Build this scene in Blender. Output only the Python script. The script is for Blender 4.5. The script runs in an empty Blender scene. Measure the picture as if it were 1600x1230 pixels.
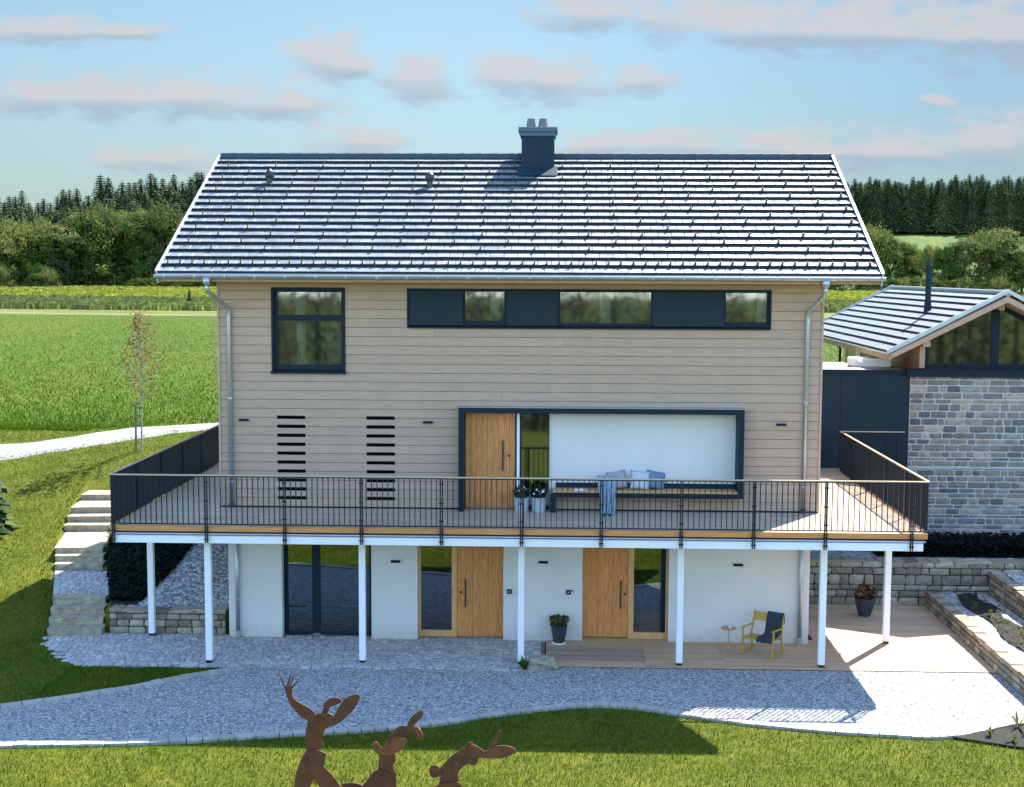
import bpy, bmesh, math, random
import numpy as np
from mathutils import Vector, Matrix
random.seed(7); RNG = np.random.default_rng(7)
C = bpy.context.scene.collection
sc = bpy.context.scene
R = math.radians

# ------------------------------------------------------------------ camera
cam_d = bpy.data.cameras.new('camera'); cam = bpy.data.objects.new('camera', cam_d); C.objects.link(cam)
cr = Vector((0.99937391, 0.035136, 0.00415442)); cu = Vector((-0.00732193, 0.09050796, 0.99586882)); cf = Vector((-0.03461484, 0.99527573, -0.09070855))
m3 = Matrix((cr, cu, -cf)).transposed()
cam.matrix_world = Matrix.Translation((7.668, -30.022, 8.428)) @ m3.to_4x4()
cam_d.sensor_width = 36; cam_d.lens = 47.15; cam_d.clip_end = 8000; cam_d.clip_start = .1
sc.camera = cam
sc.view_settings.view_transform = 'Standard'; sc.view_settings.look = 'None'
sc.view_settings.gamma = 1; sc.view_settings.exposure = 1.72
# ------------------------------------------------------------------ sun and sky
SUN_EL, SUN_AZ = R(49.5), R(35)
sd = bpy.data.lights.new('sun', 'SUN'); sd.energy = 5.0; sd.angle = R(.5); sd.color = (1, .94, .83)
so = bpy.data.objects.new('sun', sd); C.objects.link(so)
sv = Vector((math.sin(SUN_AZ)*math.cos(SUN_EL), math.cos(SUN_AZ)*math.cos(SUN_EL), math.sin(SUN_EL)))
so.rotation_euler = sv.to_track_quat('Z', 'Y').to_euler()
so.location = (20, 20, 40)
w = bpy.data.worlds.new('World'); sc.world = w; w.use_nodes = True
nt = w.node_tree; N = nt.nodes; L = nt.links
for n in list(N): N.remove(n)
def wn(t, **k):
    n = N.new(t)
    for a, b in k.items(): setattr(n, a, b)
    return n
def wmath(op, a, b=None, c=None, clamp=False):
    n = wn('ShaderNodeMath', operation=op, use_clamp=clamp)
    for i, v in enumerate((a, b, c)):
        if v is None: continue
        if isinstance(v, (int, float)): n.inputs[i].default_value = v
        else: L.new(v, n.inputs[i])
    return n.outputs[0]
sky = wn('ShaderNodeTexSky', sky_type='NISHITA', sun_disc=False, sun_elevation=SUN_EL, sun_rotation=SUN_AZ)
sky.air_density = 1.0; sky.dust_density = .3; sky.ozone_density = 2.2; sky.altitude = 400
tc = wn('ShaderNodeTexCoord'); sx = wn('ShaderNodeSeparateXYZ'); L.new(tc.outputs['Generated'], sx.inputs[0])
X, Y, Z = sx.outputs
ysafe = wmath('MAXIMUM', wmath('ABSOLUTE', Y), .02)
ca = wmath('DIVIDE', X, ysafe); cb = wmath('DIVIDE', Z, ysafe)
front = wmath('MULTIPLY', Y, 8, clamp=True)
cv = wn('ShaderNodeCombineXYZ'); L.new(ca, cv.inputs[0]); L.new(wmath('MULTIPLY', cb, 2.6), cv.inputs[1])
nz = wn('ShaderNodeTexNoise'); nz.inputs['Scale'].default_value = 34; nz.inputs['Detail'].default_value = 7; nz.inputs['Roughness'].default_value = .55; L.new(cv.outputs[0], nz.inputs['Vector'])
nz2 = wn('ShaderNodeTexNoise'); nz2.inputs['Scale'].default_value = 9; nz2.inputs['Detail'].default_value = 3; L.new(cv.outputs[0], nz2.inputs['Vector'])
CL = [(-0.3867,0.1760,0.0573,0.0076),(-0.3340,0.1750,0.0382,0.0048),(-0.3880,0.1284,0.0334,0.0119),(-0.3399,0.1284,0.0430,0.0134),(-0.2728,0.1284,0.0525,0.0134),(-0.2013,0.1214,0.0334,0.0105),(-0.1725,0.1562,0.0263,0.0143),(-0.1489,0.1492,0.0191,0.0086),(-0.1040,0.1399,0.0239,0.0143),(-0.0405,0.1468,0.0286,0.0105),(-0.0076,0.1375,0.0382,0.0134),(0.0579,0.1398,0.0215,0.0086),(0.0247,0.1902,0.0430,0.0119),(0.1269,0.1854,0.0955,0.0119),(0.2192,0.1807,0.0955,0.0167),(0.3157,0.1714,0.0430,0.0215),(0.2103,0.1693,0.1050,0.0072),(-0.1492,0.0948,0.0334,0.0095),(-0.3025,0.0815,0.0430,0.0086),(0.0351,0.0922,0.0334,0.0086),(0.0866,0.0950,0.0430,0.0086),(0.1612,0.0951,0.0430,0.0086),(0.2402,0.0891,0.0430,0.0119),(0.3139,0.0961,0.0334,0.0167),(0.2738,0.1245,0.0134,0.0033),(0.1846,0.0868,0.0573,0.0057),
 (.55,.16,.09,.02),(-.6,.14,.1,.02),(.1,.34,.2,.03),(-.3,.4,.2,.04),(.5,.5,.2,.05)]
dens = None; shade = None
for (a0, b0, ra, rb) in CL:
    ra *= 2.1; rb *= 2.5
    da = wmath('MULTIPLY', wmath('SUBTRACT', ca, a0), 1/ra); db = wmath('MULTIPLY', wmath('SUBTRACT', cb, b0), 1/rb)
    d = wmath('SUBTRACT', 1, wmath('SQRT', wmath('ADD', wmath('MULTIPLY', da, da), wmath('MULTIPLY', db, db))), clamp=True)
    s = wmath('MULTIPLY', d, wmath('ADD', db, .15))
    dens = d if dens is None else wmath('SMOOTH_MAX', dens, d, .15)
    shade = s if shade is None else wmath('ADD', shade, s)
dn = wmath('ADD', dens, wmath('MULTIPLY', wmath('SUBTRACT', nz.outputs[0],   .5), 1.35))
mr = wn('ShaderNodeMapRange', interpolation_type='SMOOTHSTEP'); L.new(dn, mr.inputs[0]); mr.inputs[1].default_value = .24; mr.inputs[2].default_value = .85; mr.inputs[3].default_value = 0; mr.inputs[4].default_value = .8
# thin veil clouds elsewhere in the sky
vz = wn('ShaderNodeMapRange', interpolation_type='SMOOTHSTEP'); L.new(nz2.outputs[0], vz.inputs[0]); vz.inputs[1].default_value = .5; vz.inputs[2].default_value = .8; vz.inputs[3].default_value = 0; vz.inputs[4].default_value = .25
fac = wmath('MULTIPLY', wmath('MAXIMUM', mr.outputs[0], vz.outputs[0]), front)
shn = wmath('ADD', wmath('MULTIPLY', shade, 3.2), wmath('MULTIPLY', wmath('SUBTRACT', nz.outputs[0], .4), 1.3), None)
mc = wn('ShaderNodeMix', data_type='RGBA'); L.new(wmath('ADD', shn, .35, None, True), mc.inputs[0])
mc.inputs[6].default_value = (1.2, 1.48, 1.85, 1); mc.inputs[7].default_value = (2.05, 1.98, 2.02, 1)
tint = wn('ShaderNodeMix', data_type='RGBA', blend_type='MULTIPLY'); tint.inputs[0].default_value = 1
L.new(sky.outputs[0], tint.inputs[6])
# low front sky dimmed; sky behind and overhead brightened as added fill light
def wstep(v, a, b):
    n = wn('ShaderNodeMapRange', interpolation_type='SMOOTHSTEP'); L.new(v, n.inputs[0]); n.inputs[1].default_value = a; n.inputs[2].default_value = b; return n.outputs[0]
low_front = wmath('MULTIPLY', wstep(Y, -.05, .4), wmath('SUBTRACT', 1, wstep(Z, .55, 1.0)))
frt = wn('ShaderNodeMix', data_type='RGBA'); L.new(wstep(Z, -.02, .2), frt.inputs[0]); frt.inputs[6].default_value = (.202, .228, .248, 1); frt.inputs[7].default_value = (.425, .435, .385, 1)
km = wn('ShaderNodeMix', data_type='RGBA'); L.new(low_front, km.inputs[0]); km.inputs[6].default_value = (1.85, 1.99, 2.03, 1); fx = wn('ShaderNodeMix', data_type='RGBA', blend_type='MULTIPLY'); L.new(wstep(ca, -.15, .4), fx.inputs[0]); L.new(frt.outputs[2], fx.inputs[6]); fx.inputs[7].default_value = (.60, .66, .72, 1); L.new(fx.outputs[2], km.inputs[7])
L.new(km.outputs[2], tint.inputs[7])
mx = wn('ShaderNodeMix', data_type='RGBA'); L.new(fac, mx.inputs[0]); L.new(tint.outputs[2], mx.inputs[6]); L.new(mc.outputs[2], mx.inputs[7])
bg = wn('ShaderNodeBackground'); bg.inputs[1].default_value = .10; L.new(mx.outputs[2], bg.inputs[0])
wo = wn('ShaderNodeOutputWorld'); L.new(bg.outputs[0], wo.inputs[0])

# ------------------------------------------------------------------ helpers
class MB:
    """collects faces with one random number per piece, links them as ONE mesh"""
    def __init__(s): s.v = []; s.f = []; s.r = []
    def add(s, vs, fs, r=None):
        if r is None: r = random.random()
        b = len(s.v); s.v += [tuple(v) for v in vs]
        s.f += [tuple(i+b for i in f) for f in fs]; s.r += [r]*len(fs)
    def box(s, x0, x1, y0, y1, z0, z1, r=None, ch=0):
        if ch:
            s.cbox(x0, x1, y0, y1, z0, z1, ch, r); return
        s.add([(x0,y0,z0),(x1,y0,z0),(x1,y1,z0),(x0,y1,z0),(x0,y0,z1),(x1,y0,z1),(x1,y1,z1),(x0,y1,z1)],
              [(0,3,2,1),(4,5,6,7),(0,1,5,4),(1,2,6,5),(2,3,7,6),(3,0,4,7)], r)
    def cbox(s, x0, x1, y0, y1, z0, z1, c, r=None, jit=0):
        """box with chamfered edges"""
        vs = []; idx = {}
        X, Y, Zs = (x0,x1), (y0,y1), (z0,z1)
        for i in (0,1):
            for j in (0,1):
                for k in (0,1):
                    sx_, sy_, sz_ = (1-2*i), (1-2*j), (1-2*k)
                    jx, jy, jz = [random.uniform(-jit, jit) for _ in range(3)]
                    for ax in range(3):
                        d = [c*sx_, c*sy_, c*sz_]; d[ax] = 0
                        idx[(i,j,k,ax)] = len(vs); vs.append((X[i]+d[0]+jx, Y[j]+d[1]+jy, Zs[k]+d[2]+jz))
        fs = []
        for ax in range(3):
            o = [a for a in range(3) if a != ax]
            for sde in (0,1):
                q = []
                for (p_, q_) in ((0,0),(1,0),(1,1),(0,1)):
                    t = [0,0,0]; t[ax] = sde; t[o[0]] = p_; t[o[1]] = q_; q.append(idx[(*t, ax)])
                if (sde == 0) != (ax == 1): q = q[::-1]
                fs.append(tuple(q))
        for ax in range(3):
            o = [a for a in range(3) if a != ax]
            for p_ in (0,1):
                for q_ in (0,1):
                    a = [0,0,0]; a[o[0]] = p_; a[o[1]] = q_; b = list(a); b[ax] = 1
                    q = (idx[(*a,o[0])], idx[(*b,o[0])], idx[(*b,o[1])], idx[(*a,o[1])])
                    if ((p_ + q_) % 2 == 0) != (ax == 1): q = q[::-1]
                    fs.append(q)
        for i in (0,1):
            for j in (0,1):
                for k in (0,1):
                    q = (idx[(i,j,k,0)], idx[(i,j,k,1)], idx[(i,j,k,2)])
                    if (i+j+k) % 2: q = q[::-1]
                    fs.append(q)
        s.add(vs, fs, r)
    def tube(s, pts, rad, n=8, r=None, caps=True):
        pts = [Vector(p) for p in pts]; rads = rad if isinstance(rad, (list, tuple)) else [rad]*len(pts)
        vs = []; fs = []; up = Vector((0,0,1)); prev = None
        for i, p in enumerate(pts):
            t = (pts[min(i+1, len(pts)-1)] - pts[max(i-1, 0)]).normalized()
            if prev is None:
                a = t.cross(Vector((0,1,0)) if abs(t.y) < .9 else Vector((1,0,0))).normalized()
            else: a = (prev - t*prev.dot(t)).normalized()
            prev = a; b = t.cross(a)
            for k in range(n):
                an = 2*math.pi*k/n; vs.append(p + (a*math.cos(an) + b*math.sin(an))*rads[i])
        for i in range(len(pts)-1):
            for k in range(n):
                fs.append((i*n+k, i*n+(k+1) % n, (i+1)*n+(k+1) % n, (i+1)*n+k))
        if caps: fs.append(tuple(range(n-1, -1, -1))); fs.append(tuple((len(pts)-1)*n+k for k in range(n)))
        s.add(vs, fs, r)
    def lathe(s, cx, cy, prof, n=24, r=None):
        vs = []; fs = []
        for (rr, z) in prof:
            for k in range(n):
                an = 2*math.pi*k/n; vs.append((cx+rr*math.cos(an), cy+rr*math.sin(an), z))
        for i in range(len(prof)-1):
            for k in range(n): fs.append((i*n+k, i*n+(k+1) % n, (i+1)*n+(k+1) % n, (i+1)*n+k))
        fs.append(tuple(range(n-1, -1, -1))); fs.append(tuple((len(prof)-1)*n+k for k in range(n)))
        s.add(vs, fs, r)
    def prism(s, poly, y0, y1, r=None, axis='y'):
        """polygon in the xz plane (axis y), the yz plane (axis x) or the xy plane (axis z), extruded"""
        mk = {'y': lambda a, b, t: (a, t, b), 'x': lambda a, b, t: (t, a, b), 'z': lambda a, b, t: (a, b, t)}[axis]
        n = len(poly); vs = [mk(a, b, y0) for a, b in poly] + [mk(a, b, y1) for a, b in poly]
        ar = sum(poly[i][0]*poly[(i+1) % n][1]-poly[(i+1) % n][0]*poly[i][1] for i in range(n))
        fl = (ar > 0) != (axis == 'y')
        f0 = tuple(range(n)); f1 = tuple(range(n, 2*n))
        fs = [f0[::-1] if fl else f0, f1 if fl else f1[::-1]]
        for i in range(n):
            q = (i, (i+1) % n, n+(i+1) % n, n+i); fs.append(q if fl else q[::-1])
        s.add(vs, fs, r)
    def build(s, name, mat, parent=None, smooth=False):
        me = bpy.data.meshes.new(name); me.from_pydata(s.v, [], s.f)
        at = me.attributes.new('rnd', 'FLOAT', 'FACE'); at.data.foreach_set('value', np.array(s.r, dtype=np.float32))
        if smooth: me.polygons.foreach_set('use_smooth', [True]*len(me.polygons))
        me.materials.append(mat); me.update()
        o = bpy.data.objects.new(name, me); C.objects.link(o)
        if parent:
            o.parent = parent
            if parent.parent is None: o.matrix_parent_inverse = Matrix.Translation(-parent.location)
        return o
def tag(o, label=None, cat=None, group=None, kind=None):
    if label: o['label'] = label
    if cat: o['category'] = cat
    if group: o['group'] = group
    if kind: o['kind'] = kind
    return o
def empty(name, loc=(0,0,0)):
    o = bpy.data.objects.new(name, None); C.objects.link(o); o.location = loc; o.empty_display_size = .2
    return o
def bx(name, mat, parent, *b, ch=0):
    m = MB(); m.box(*b, ch=ch); return m.build(name, mat, parent)
def cells(x0, x1, z0, z1, holes):
    """rectangles that fill x0..x1, z0..z1 around the holes"""
    xs = sorted({x0, x1, *[min(max(h[i], x0), x1) for h in holes for i in (0, 1)]})
    out = []
    for a, b in zip(xs, xs[1:]):
        if b-a < 1e-6: continue
        m = (a+b)/2; zs = [z0]
        cuts = sorted([(max(h[2], z0), min(h[3], z1)) for h in holes if h[0] < m < h[1] and h[3] > z0 and h[2] < z1])
        z = z0
        for c0, c1 in cuts:
            if c0 - z > 1e-4: out.append([a, b, z, c0])
            z = max(z, c1)
        if z1 - z > 1e-4: out.append([a, b, z, z1])
    # join cells side by side
    out.sort(key=lambda c: (c[2], c[3], c[0])); res = []
    for c in out:
        if res and abs(res[-1][1]-c[0]) < 1e-6 and res[-1][2:] == c[2:]: res[-1][1] = c[1]
        else: res.append(list(c))
    return res

# ------------------------------------------------------------------ materials
def mat(name, col, rough=.7, metal=0, spec=.5, var=0, col2=None, noise=None, noise_amt=.3, bump=0, bscale=60, coord='Object', stretch=(1,1,1), transl=0, hue=None):
    m = bpy.data.materials.new(name); m.use_nodes = True; t = m.node_tree; n = t.nodes; l = t.links
    b = n['Principled BSDF']; b.inputs['Roughness'].default_value = rough; b.inputs['Metallic'].default_value = metal; b.inputs['Specular IOR Level'].default_value = spec
    col = (*col, 1); cur = None
    def rgb(c): x = n.new('ShaderNodeRGB'); x.outputs[0].default_value = c; return x.outputs[0]
    cur = rgb(col)
    tcn = n.new('ShaderNodeTexCoord'); mp = n.new('ShaderNodeMapping'); l.new(tcn.outputs[coord], mp.inputs[0]); mp.inputs['Scale'].default_value = stretch
    if col2:
        at = n.new('ShaderNodeAttribute'); at.attribute_name = 'rnd'
        mixn = n.new('ShaderNodeMix'); mixn.data_type = 'RGBA'; l.new(at.outputs['Fac'], mixn.inputs[0]); l.new(cur, mixn.inputs[6]); mixn.inputs[7].default_value = (*col2, 1); cur = mixn.outputs[2]
    if var:
        at = n.new('ShaderNodeAttribute'); at.attribute_name = 'rnd'
        mr_ = n.new('ShaderNodeMath'); mr_.operation = 'MULTIPLY'; l.new(at.outputs['Fac'], mr_.inputs[0]); mr_.inputs[1].default_value = 7.31
        fr = n.new('ShaderNodeMath'); fr.operation = 'FRACT'; l.new(mr_.outputs[0], fr.inputs[0])
        ml = n.new('ShaderNodeMapRange'); l.new(fr.outputs[0], ml.inputs[0]); ml.inputs[3].default_value = 1-var; ml.inputs[4].default_value = 1+var
        hs = n.new('ShaderNodeHueSaturation'); l.new(cur, hs.inputs['Color']); l.new(ml.outputs[0], hs.inputs['Value']); cur = hs.outputs[0]
    if noise:
        nn = n.new('ShaderNodeTexNoise'); nn.inputs['Scale'].default_value = noise; nn.inputs['Detail'].default_value = 6; nn.inputs['Roughness'].default_value = .6; l.new(mp.outputs[0], nn.inputs['Vector'])
        ml = n.new('ShaderNodeMapRange'); l.new(nn.outputs[0], ml.inputs[0]); ml.inputs[1].default_value = .25; ml.inputs[2].default_value = .75; ml.inputs[3].default_value = 1-noise_amt; ml.inputs[4].default_value = 1+noise_amt
        hs = n.new('ShaderNodeHueSaturation'); l.new(cur, hs.inputs['Color']); l.new(ml.outputs[0], hs.inputs['Value']); cur = hs.outputs[0]
    l.new(cur, b.inputs['Base Color'])
    if bump:
        bn = n.new('ShaderNodeTexNoise'); bn.inputs['Scale'].default_value = bscale; bn.inputs['Detail'].default_value = 5; l.new(mp.outputs[0], bn.inputs['Vector'])
        bp = n.new('ShaderNodeBump'); bp.inputs['Strength'].default_value = bump; bp.inputs['Distance'].default_value = .02; l.new(bn.outputs[0], bp.inputs['Height']); l.new(bp.outputs[0], b.inputs['Normal'])
    if transl:
        tr = n.new('ShaderNodeBsdfTranslucent'); l.new(cur, tr.inputs[0]); mxs = n.new('ShaderNodeMixShader'); mxs.inputs[0].default_value = transl
        out = n['Material Output']; l.new(b.outputs[0], mxs.inputs[1]); l.new(tr.outputs[0], mxs.inputs[2]); l.new(mxs.outputs[0], out.inputs[0])
    return m
def glass(name, refl=.35, tintc=(.35,.42,.42), wob=.0, rg=.015, gc=(.85,.93,1)):
    m = bpy.data.materials.new(name); m.use_nodes = True; t = m.node_tree; n = t.nodes; l = t.links
    for x in list(n): n.remove(x)
    g = n.new('ShaderNodeBsdfGlossy'); g.inputs['Roughness'].default_value = rg; g.inputs[0].default_value = (*gc,1)
    tr = n.new('ShaderNodeBsdfTransparent'); tr.inputs[0].default_value = (*tintc, 1)
    fr = n.new('ShaderNodeFresnel'); fr.inputs[0].default_value = 1.5
    ad = n.new('ShaderNodeMath'); ad.operation = 'ADD'; ad.use_clamp = True; l.new(fr.outputs[0], ad.inputs[0]); ad.inputs[1].default_value = refl
    mx_ = n.new('ShaderNodeMixShader'); l.new(ad.outputs[0], mx_.inputs[0]); l.new(tr.outputs[0], mx_.inputs[1]); l.new(g.outputs[0], mx_.inputs[2])
    if wob:
        tcn = n.new('ShaderNodeTexCoord'); nn = n.new('ShaderNodeTexNoise'); nn.inputs['Scale'].default_value = 1.3; l.new(tcn.outputs['Object'], nn.inputs['Vector'])
        bp = n.new('ShaderNodeBump'); bp.inputs['Strength'].default_value = wob; bp.inputs['Distance'].default_value = .01; l.new(nn.outputs[0], bp.inputs['Height']); l.new(bp.outputs[0], g.inputs['Normal'])
    o = n.new('ShaderNodeOutputMaterial'); l.new(mx_.outputs[0], o.inputs[0]); return m

M = {}
M['clad'] = mat('larch_cladding', (.455,.305,.212), .75, var=.05, noise=5, noise_amt=.13, stretch=(.35,1,6), bump=.25, bscale=40)
M['clad_dark'] = mat('cladding_gap', (.05,.042,.036), .9)
M['trim_wood'] = mat('corner_board', (.455,.305,.212), .75, noise=6, noise_amt=.15)
M['plaster'] = mat('white_plaster', (.72,.685,.635), .9, noise=1.2, noise_amt=.05, bump=.5, bscale=260)
M['anth'] = mat('anthracite_metal', (.007,.017,.029), .55, spec=.18, noise=2, noise_amt=.12)
M['anth_panel'] = mat('anthracite_panel', (.015,.030,.045), .65, spec=.18, noise=1.5, noise_amt=.10)
M['rail'] = mat('rail_steel', (.008,.012,.018), .5, spec=.3)
M['rail_top'] = mat('rail_handrail', (.52,.38,.24), .6, noise=8, noise_amt=.15, stretch=(.5,.5,4))
M['oak'] = mat('oak_door', (.60,.23,.060), .5, var=.05, noise=7, noise_amt=.45, stretch=(6,6,.55), bump=.12, bscale=30)
M['oak_light'] = mat('oak_frame', (.62,.33,.12), .5, noise=6, noise_amt=.2, stretch=(4,4,.6))
M['fascia'] = mat('balcony_edge_board', (.58,.235,.065), .55, var=.08, noise=5, noise_amt=.22, stretch=(.5,1,5))
M['deck'] = mat('deck_boards', (.52,.335,.205), .62, var=.12, noise=5, noise_amt=.2, stretch=(.4,5,5), bump=.2, bscale=50)
M['deck_up'] = mat('upper_deck_boards', (.49,.375,.27), .42, var=.12, noise=5, noise_amt=.2, stretch=(.4,5,5), bump=.15, bscale=50)
M['deck_old'] = mat('weathered_deck_boards', (.36,.26,.185), .75, var=.2, noise=5, noise_amt=.3, stretch=(.4,6,5), bump=.3, bscale=50)
M['white'] = mat('white_paint', (.80,.80,.80), .45, noise=3, noise_amt=.03)
M['zinc'] = mat('zinc', (.42,.45,.48), .42, metal=.75, noise=3, noise_amt=.15)
M['zinc_light'] = mat('zinc_verge', (.46,.50,.54), .45, metal=.4, noise=3, noise_amt=.08)
M['tile'] = mat('glazed_roof_tile', (.085,.12,.15), .45, spec=1.0, var=.08, noise=30, noise_amt=.12, bump=.05, bscale=90)
M['tile2'] = mat('annex_roof_tile', (.09,.125,.155), .45, spec=1.0, var=.08, noise=30, noise_amt=.12)
for k_ in ('tile','tile2'): M[k_].node_tree.nodes['Principled BSDF'].inputs['IOR'].default_value = 1.85
M['ridge'] = mat('ridge_tile', (.03,.05,.07), .6, spec=.3)
M['tile_dark'] = mat('dark_parts_and_tile_shade', (.012,.014,.018), .8)  # near-black; on roof tile edges it stands in for course shade
M['black'] = mat('black_plastic', (.012,.013,.015), .4)
M['chim'] = mat('chimney_cladding', (.012,.028,.046), .65, spec=.15, noise=2, noise_amt=.12)
M['grey'] = mat('grey_pot', (.12,.125,.125), .6, noise=6, noise_amt=.15)
M['glass'] = glass('window_glass', .17, (.12,.22,.28), .02)
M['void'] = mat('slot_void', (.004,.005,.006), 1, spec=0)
M['glass_up'] = glass('upper_window_glass', .17, (.75,.78,.76), .02, .035, (.66,.74,.82))
M['stone'] = mat('limestone_block', (.16,.125,.08), .85, col2=(.38,.33,.245), var=.18, noise=9, noise_amt=.3, bump=.8, bscale=24)
M['stone_sh'] = mat('garden_wall_joint', (.05,.045,.038), .95)
M['stone_grey'] = mat('annex_wall_stone', (.12,.13,.14), .85, col2=(.33,.27,.215), var=.35, noise=9, noise_amt=.35, bump=.9, bscale=22)
M['mortar'] = mat('lime_mortar', (.50,.48,.45), .9, noise=20, noise_amt=.15, bump=.4)
M['step'] = mat('sandstone_step', (.33,.275,.19), .85, var=.1, noise=7, noise_amt=.45, bump=1, bscale=14)
M['paver'] = mat('granite_sett', (.33,.315,.30), .85, col2=(.50,.47,.435), var=.12, noise=14, noise_amt=.2, bump=.5, bscale=60)
M['joint'] = mat('sand_joint', (.20,.18,.16), .95, noise=30, noise_amt=.2)
M['edge'] = mat('edging_stone', (.36,.335,.29), .85, var=.12, noise=10, noise_amt=.2, bump=.5, bscale=30)
M['rust'] = mat('weathering_steel', (.065,.018,.009), .5, col2=(.155,.046,.018), noise=5, noise_amt=.5, bump=.25, bscale=60, var=.2)
M['yellow'] = mat('mustard_paint', (.42,.27,.015), .45)
M['darkcloth'] = mat('dark_blue_wool', (.03,.045,.06), .95, noise=60, noise_amt=.8, bump=.8, bscale=120)
M['terracotta'] = mat('copper_table', (.50,.28,.16), .4, noise=5, noise_amt=.15)
M['pot_dark'] = mat('dark_pot', (.025,.035,.045), .55, noise=5, noise_amt=.2)
M['galv'] = mat('galvanised_pot', (.50,.52,.54), .45, metal=.4, noise=9, noise_amt=.15)
M['room'] = mat('room_wall', (.50,.49,.46), .9)
M['curtain'] = mat('curtain', (.62,.62,.56), .9, noise=10, noise_amt=.1, stretch=(6,1,.3))
M['cush_w'] = mat('pale_cushion', (.50,.52,.56), .95, noise=14, noise_amt=.15)
M['cush_g'] = mat('taupe_cushion', (.36,.33,.33), .95, noise=14, noise_amt=.15)
M['cush_b'] = mat('blue_cushion', (.16,.21,.29), .95, noise=14, noise_amt=.2)
M['blanket'] = mat('light_blue_wool', (.29,.34,.39), .95, noise=30, noise_amt=.2, bump=.4, bscale=90)
M['paper'] = mat('paper', (.75,.74,.72), .8)
M['soil'] = mat('dark_bark_mulch', (.010,.008,.006), .95, noise=22, noise_amt=.7, bump=1, bscale=40)
M['bark'] = mat('tree_bark', (.10,.075,.05), .9, noise=8, noise_amt=.3)
M['bark_pale'] = mat('sapling_bark', (.33,.29,.25), .9, noise=20, noise_amt=.4)
def leafm(name, a, b, tr=.3):
    m = mat(name, a, .8, col2=b, var=.25, transl=tr, spec=.08); t = m.node_tree; bs = t.nodes['Principled BSDF']; src = bs.inputs['Base Color'].links[0].from_socket
    oi = t.nodes.new('ShaderNodeObjectInfo'); mr = t.nodes.new('ShaderNodeMapRange'); t.links.new(oi.outputs['Random'], mr.inputs[0]); mr.inputs[3].default_value = .72; mr.inputs[4].default_value = 1.3
    mh = t.nodes.new('ShaderNodeMapRange'); t.links.new(oi.outputs['Random'], mh.inputs[0]); mh.inputs[3].default_value = .515; mh.inputs[4].default_value = .485
    hs = t.nodes.new('ShaderNodeHueSaturation'); t.links.new(src, hs.inputs['Color']); t.links.new(mr.outputs[0], hs.inputs['Value']); t.links.new(mh.outputs[0], hs.inputs['Hue'])
    for l_ in list(src.links):
        if l_.to_node != hs: t.links.new(hs.outputs[0], l_.to_socket)
    return m
M['leaf_oak'] = leafm('broadleaf_leaves', (.030,.068,.010), (.10,.15,.024))
M['leaf_willow'] = leafm('willow_leaves', (.075,.10,.025), (.17,.185,.05))
M['leaf_dark'] = leafm('dark_leaves', (.025,.055,.014), (.06,.11,.025))
M['leaf_bright'] = leafm('hedge_leaves', (.05,.13,.02), (.10,.22,.035))
M['needle'] = leafm('spruce_needles', (.018,.036,.016), (.085,.10,.035), .05)
M['needle_near'] = leafm('garden_conifer_needles', (.03,.06,.02), (.09,.14,.05), .2)
M['leaf_red'] = leafm('bronze_leaves', (.24,.10,.04), (.15,.15,.05))
M['leaf_pot'] = leafm('coleus_leaves', (.05,.06,.025), (.22,.17,.07))
M['leaf_brown'] = leafm('heuchera_leaves', (.08,.04,.02), (.25,.14,.07))
M['leaf_black'] = leafm('cyclamen_leaves', (.015,.03,.012), (.04,.07,.02))
M['petal'] = mat('white_petals', (.8,.8,.8), .7, transl=.3)
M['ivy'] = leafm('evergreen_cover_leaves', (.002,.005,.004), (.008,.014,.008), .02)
M['grass'] = mat('grass_blades', (.042,.082,.002), .85, col2=(.138,.184,.004), var=.5, noise=.55, noise_amt=.30, transl=.35, spec=.2)
M['grass_f'] = mat('field_blades', (.034,.082,.001), .85, col2=(.092,.155,.003), var=.45, noise=.25, noise_amt=.25, transl=.35, spec=.2)

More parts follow.
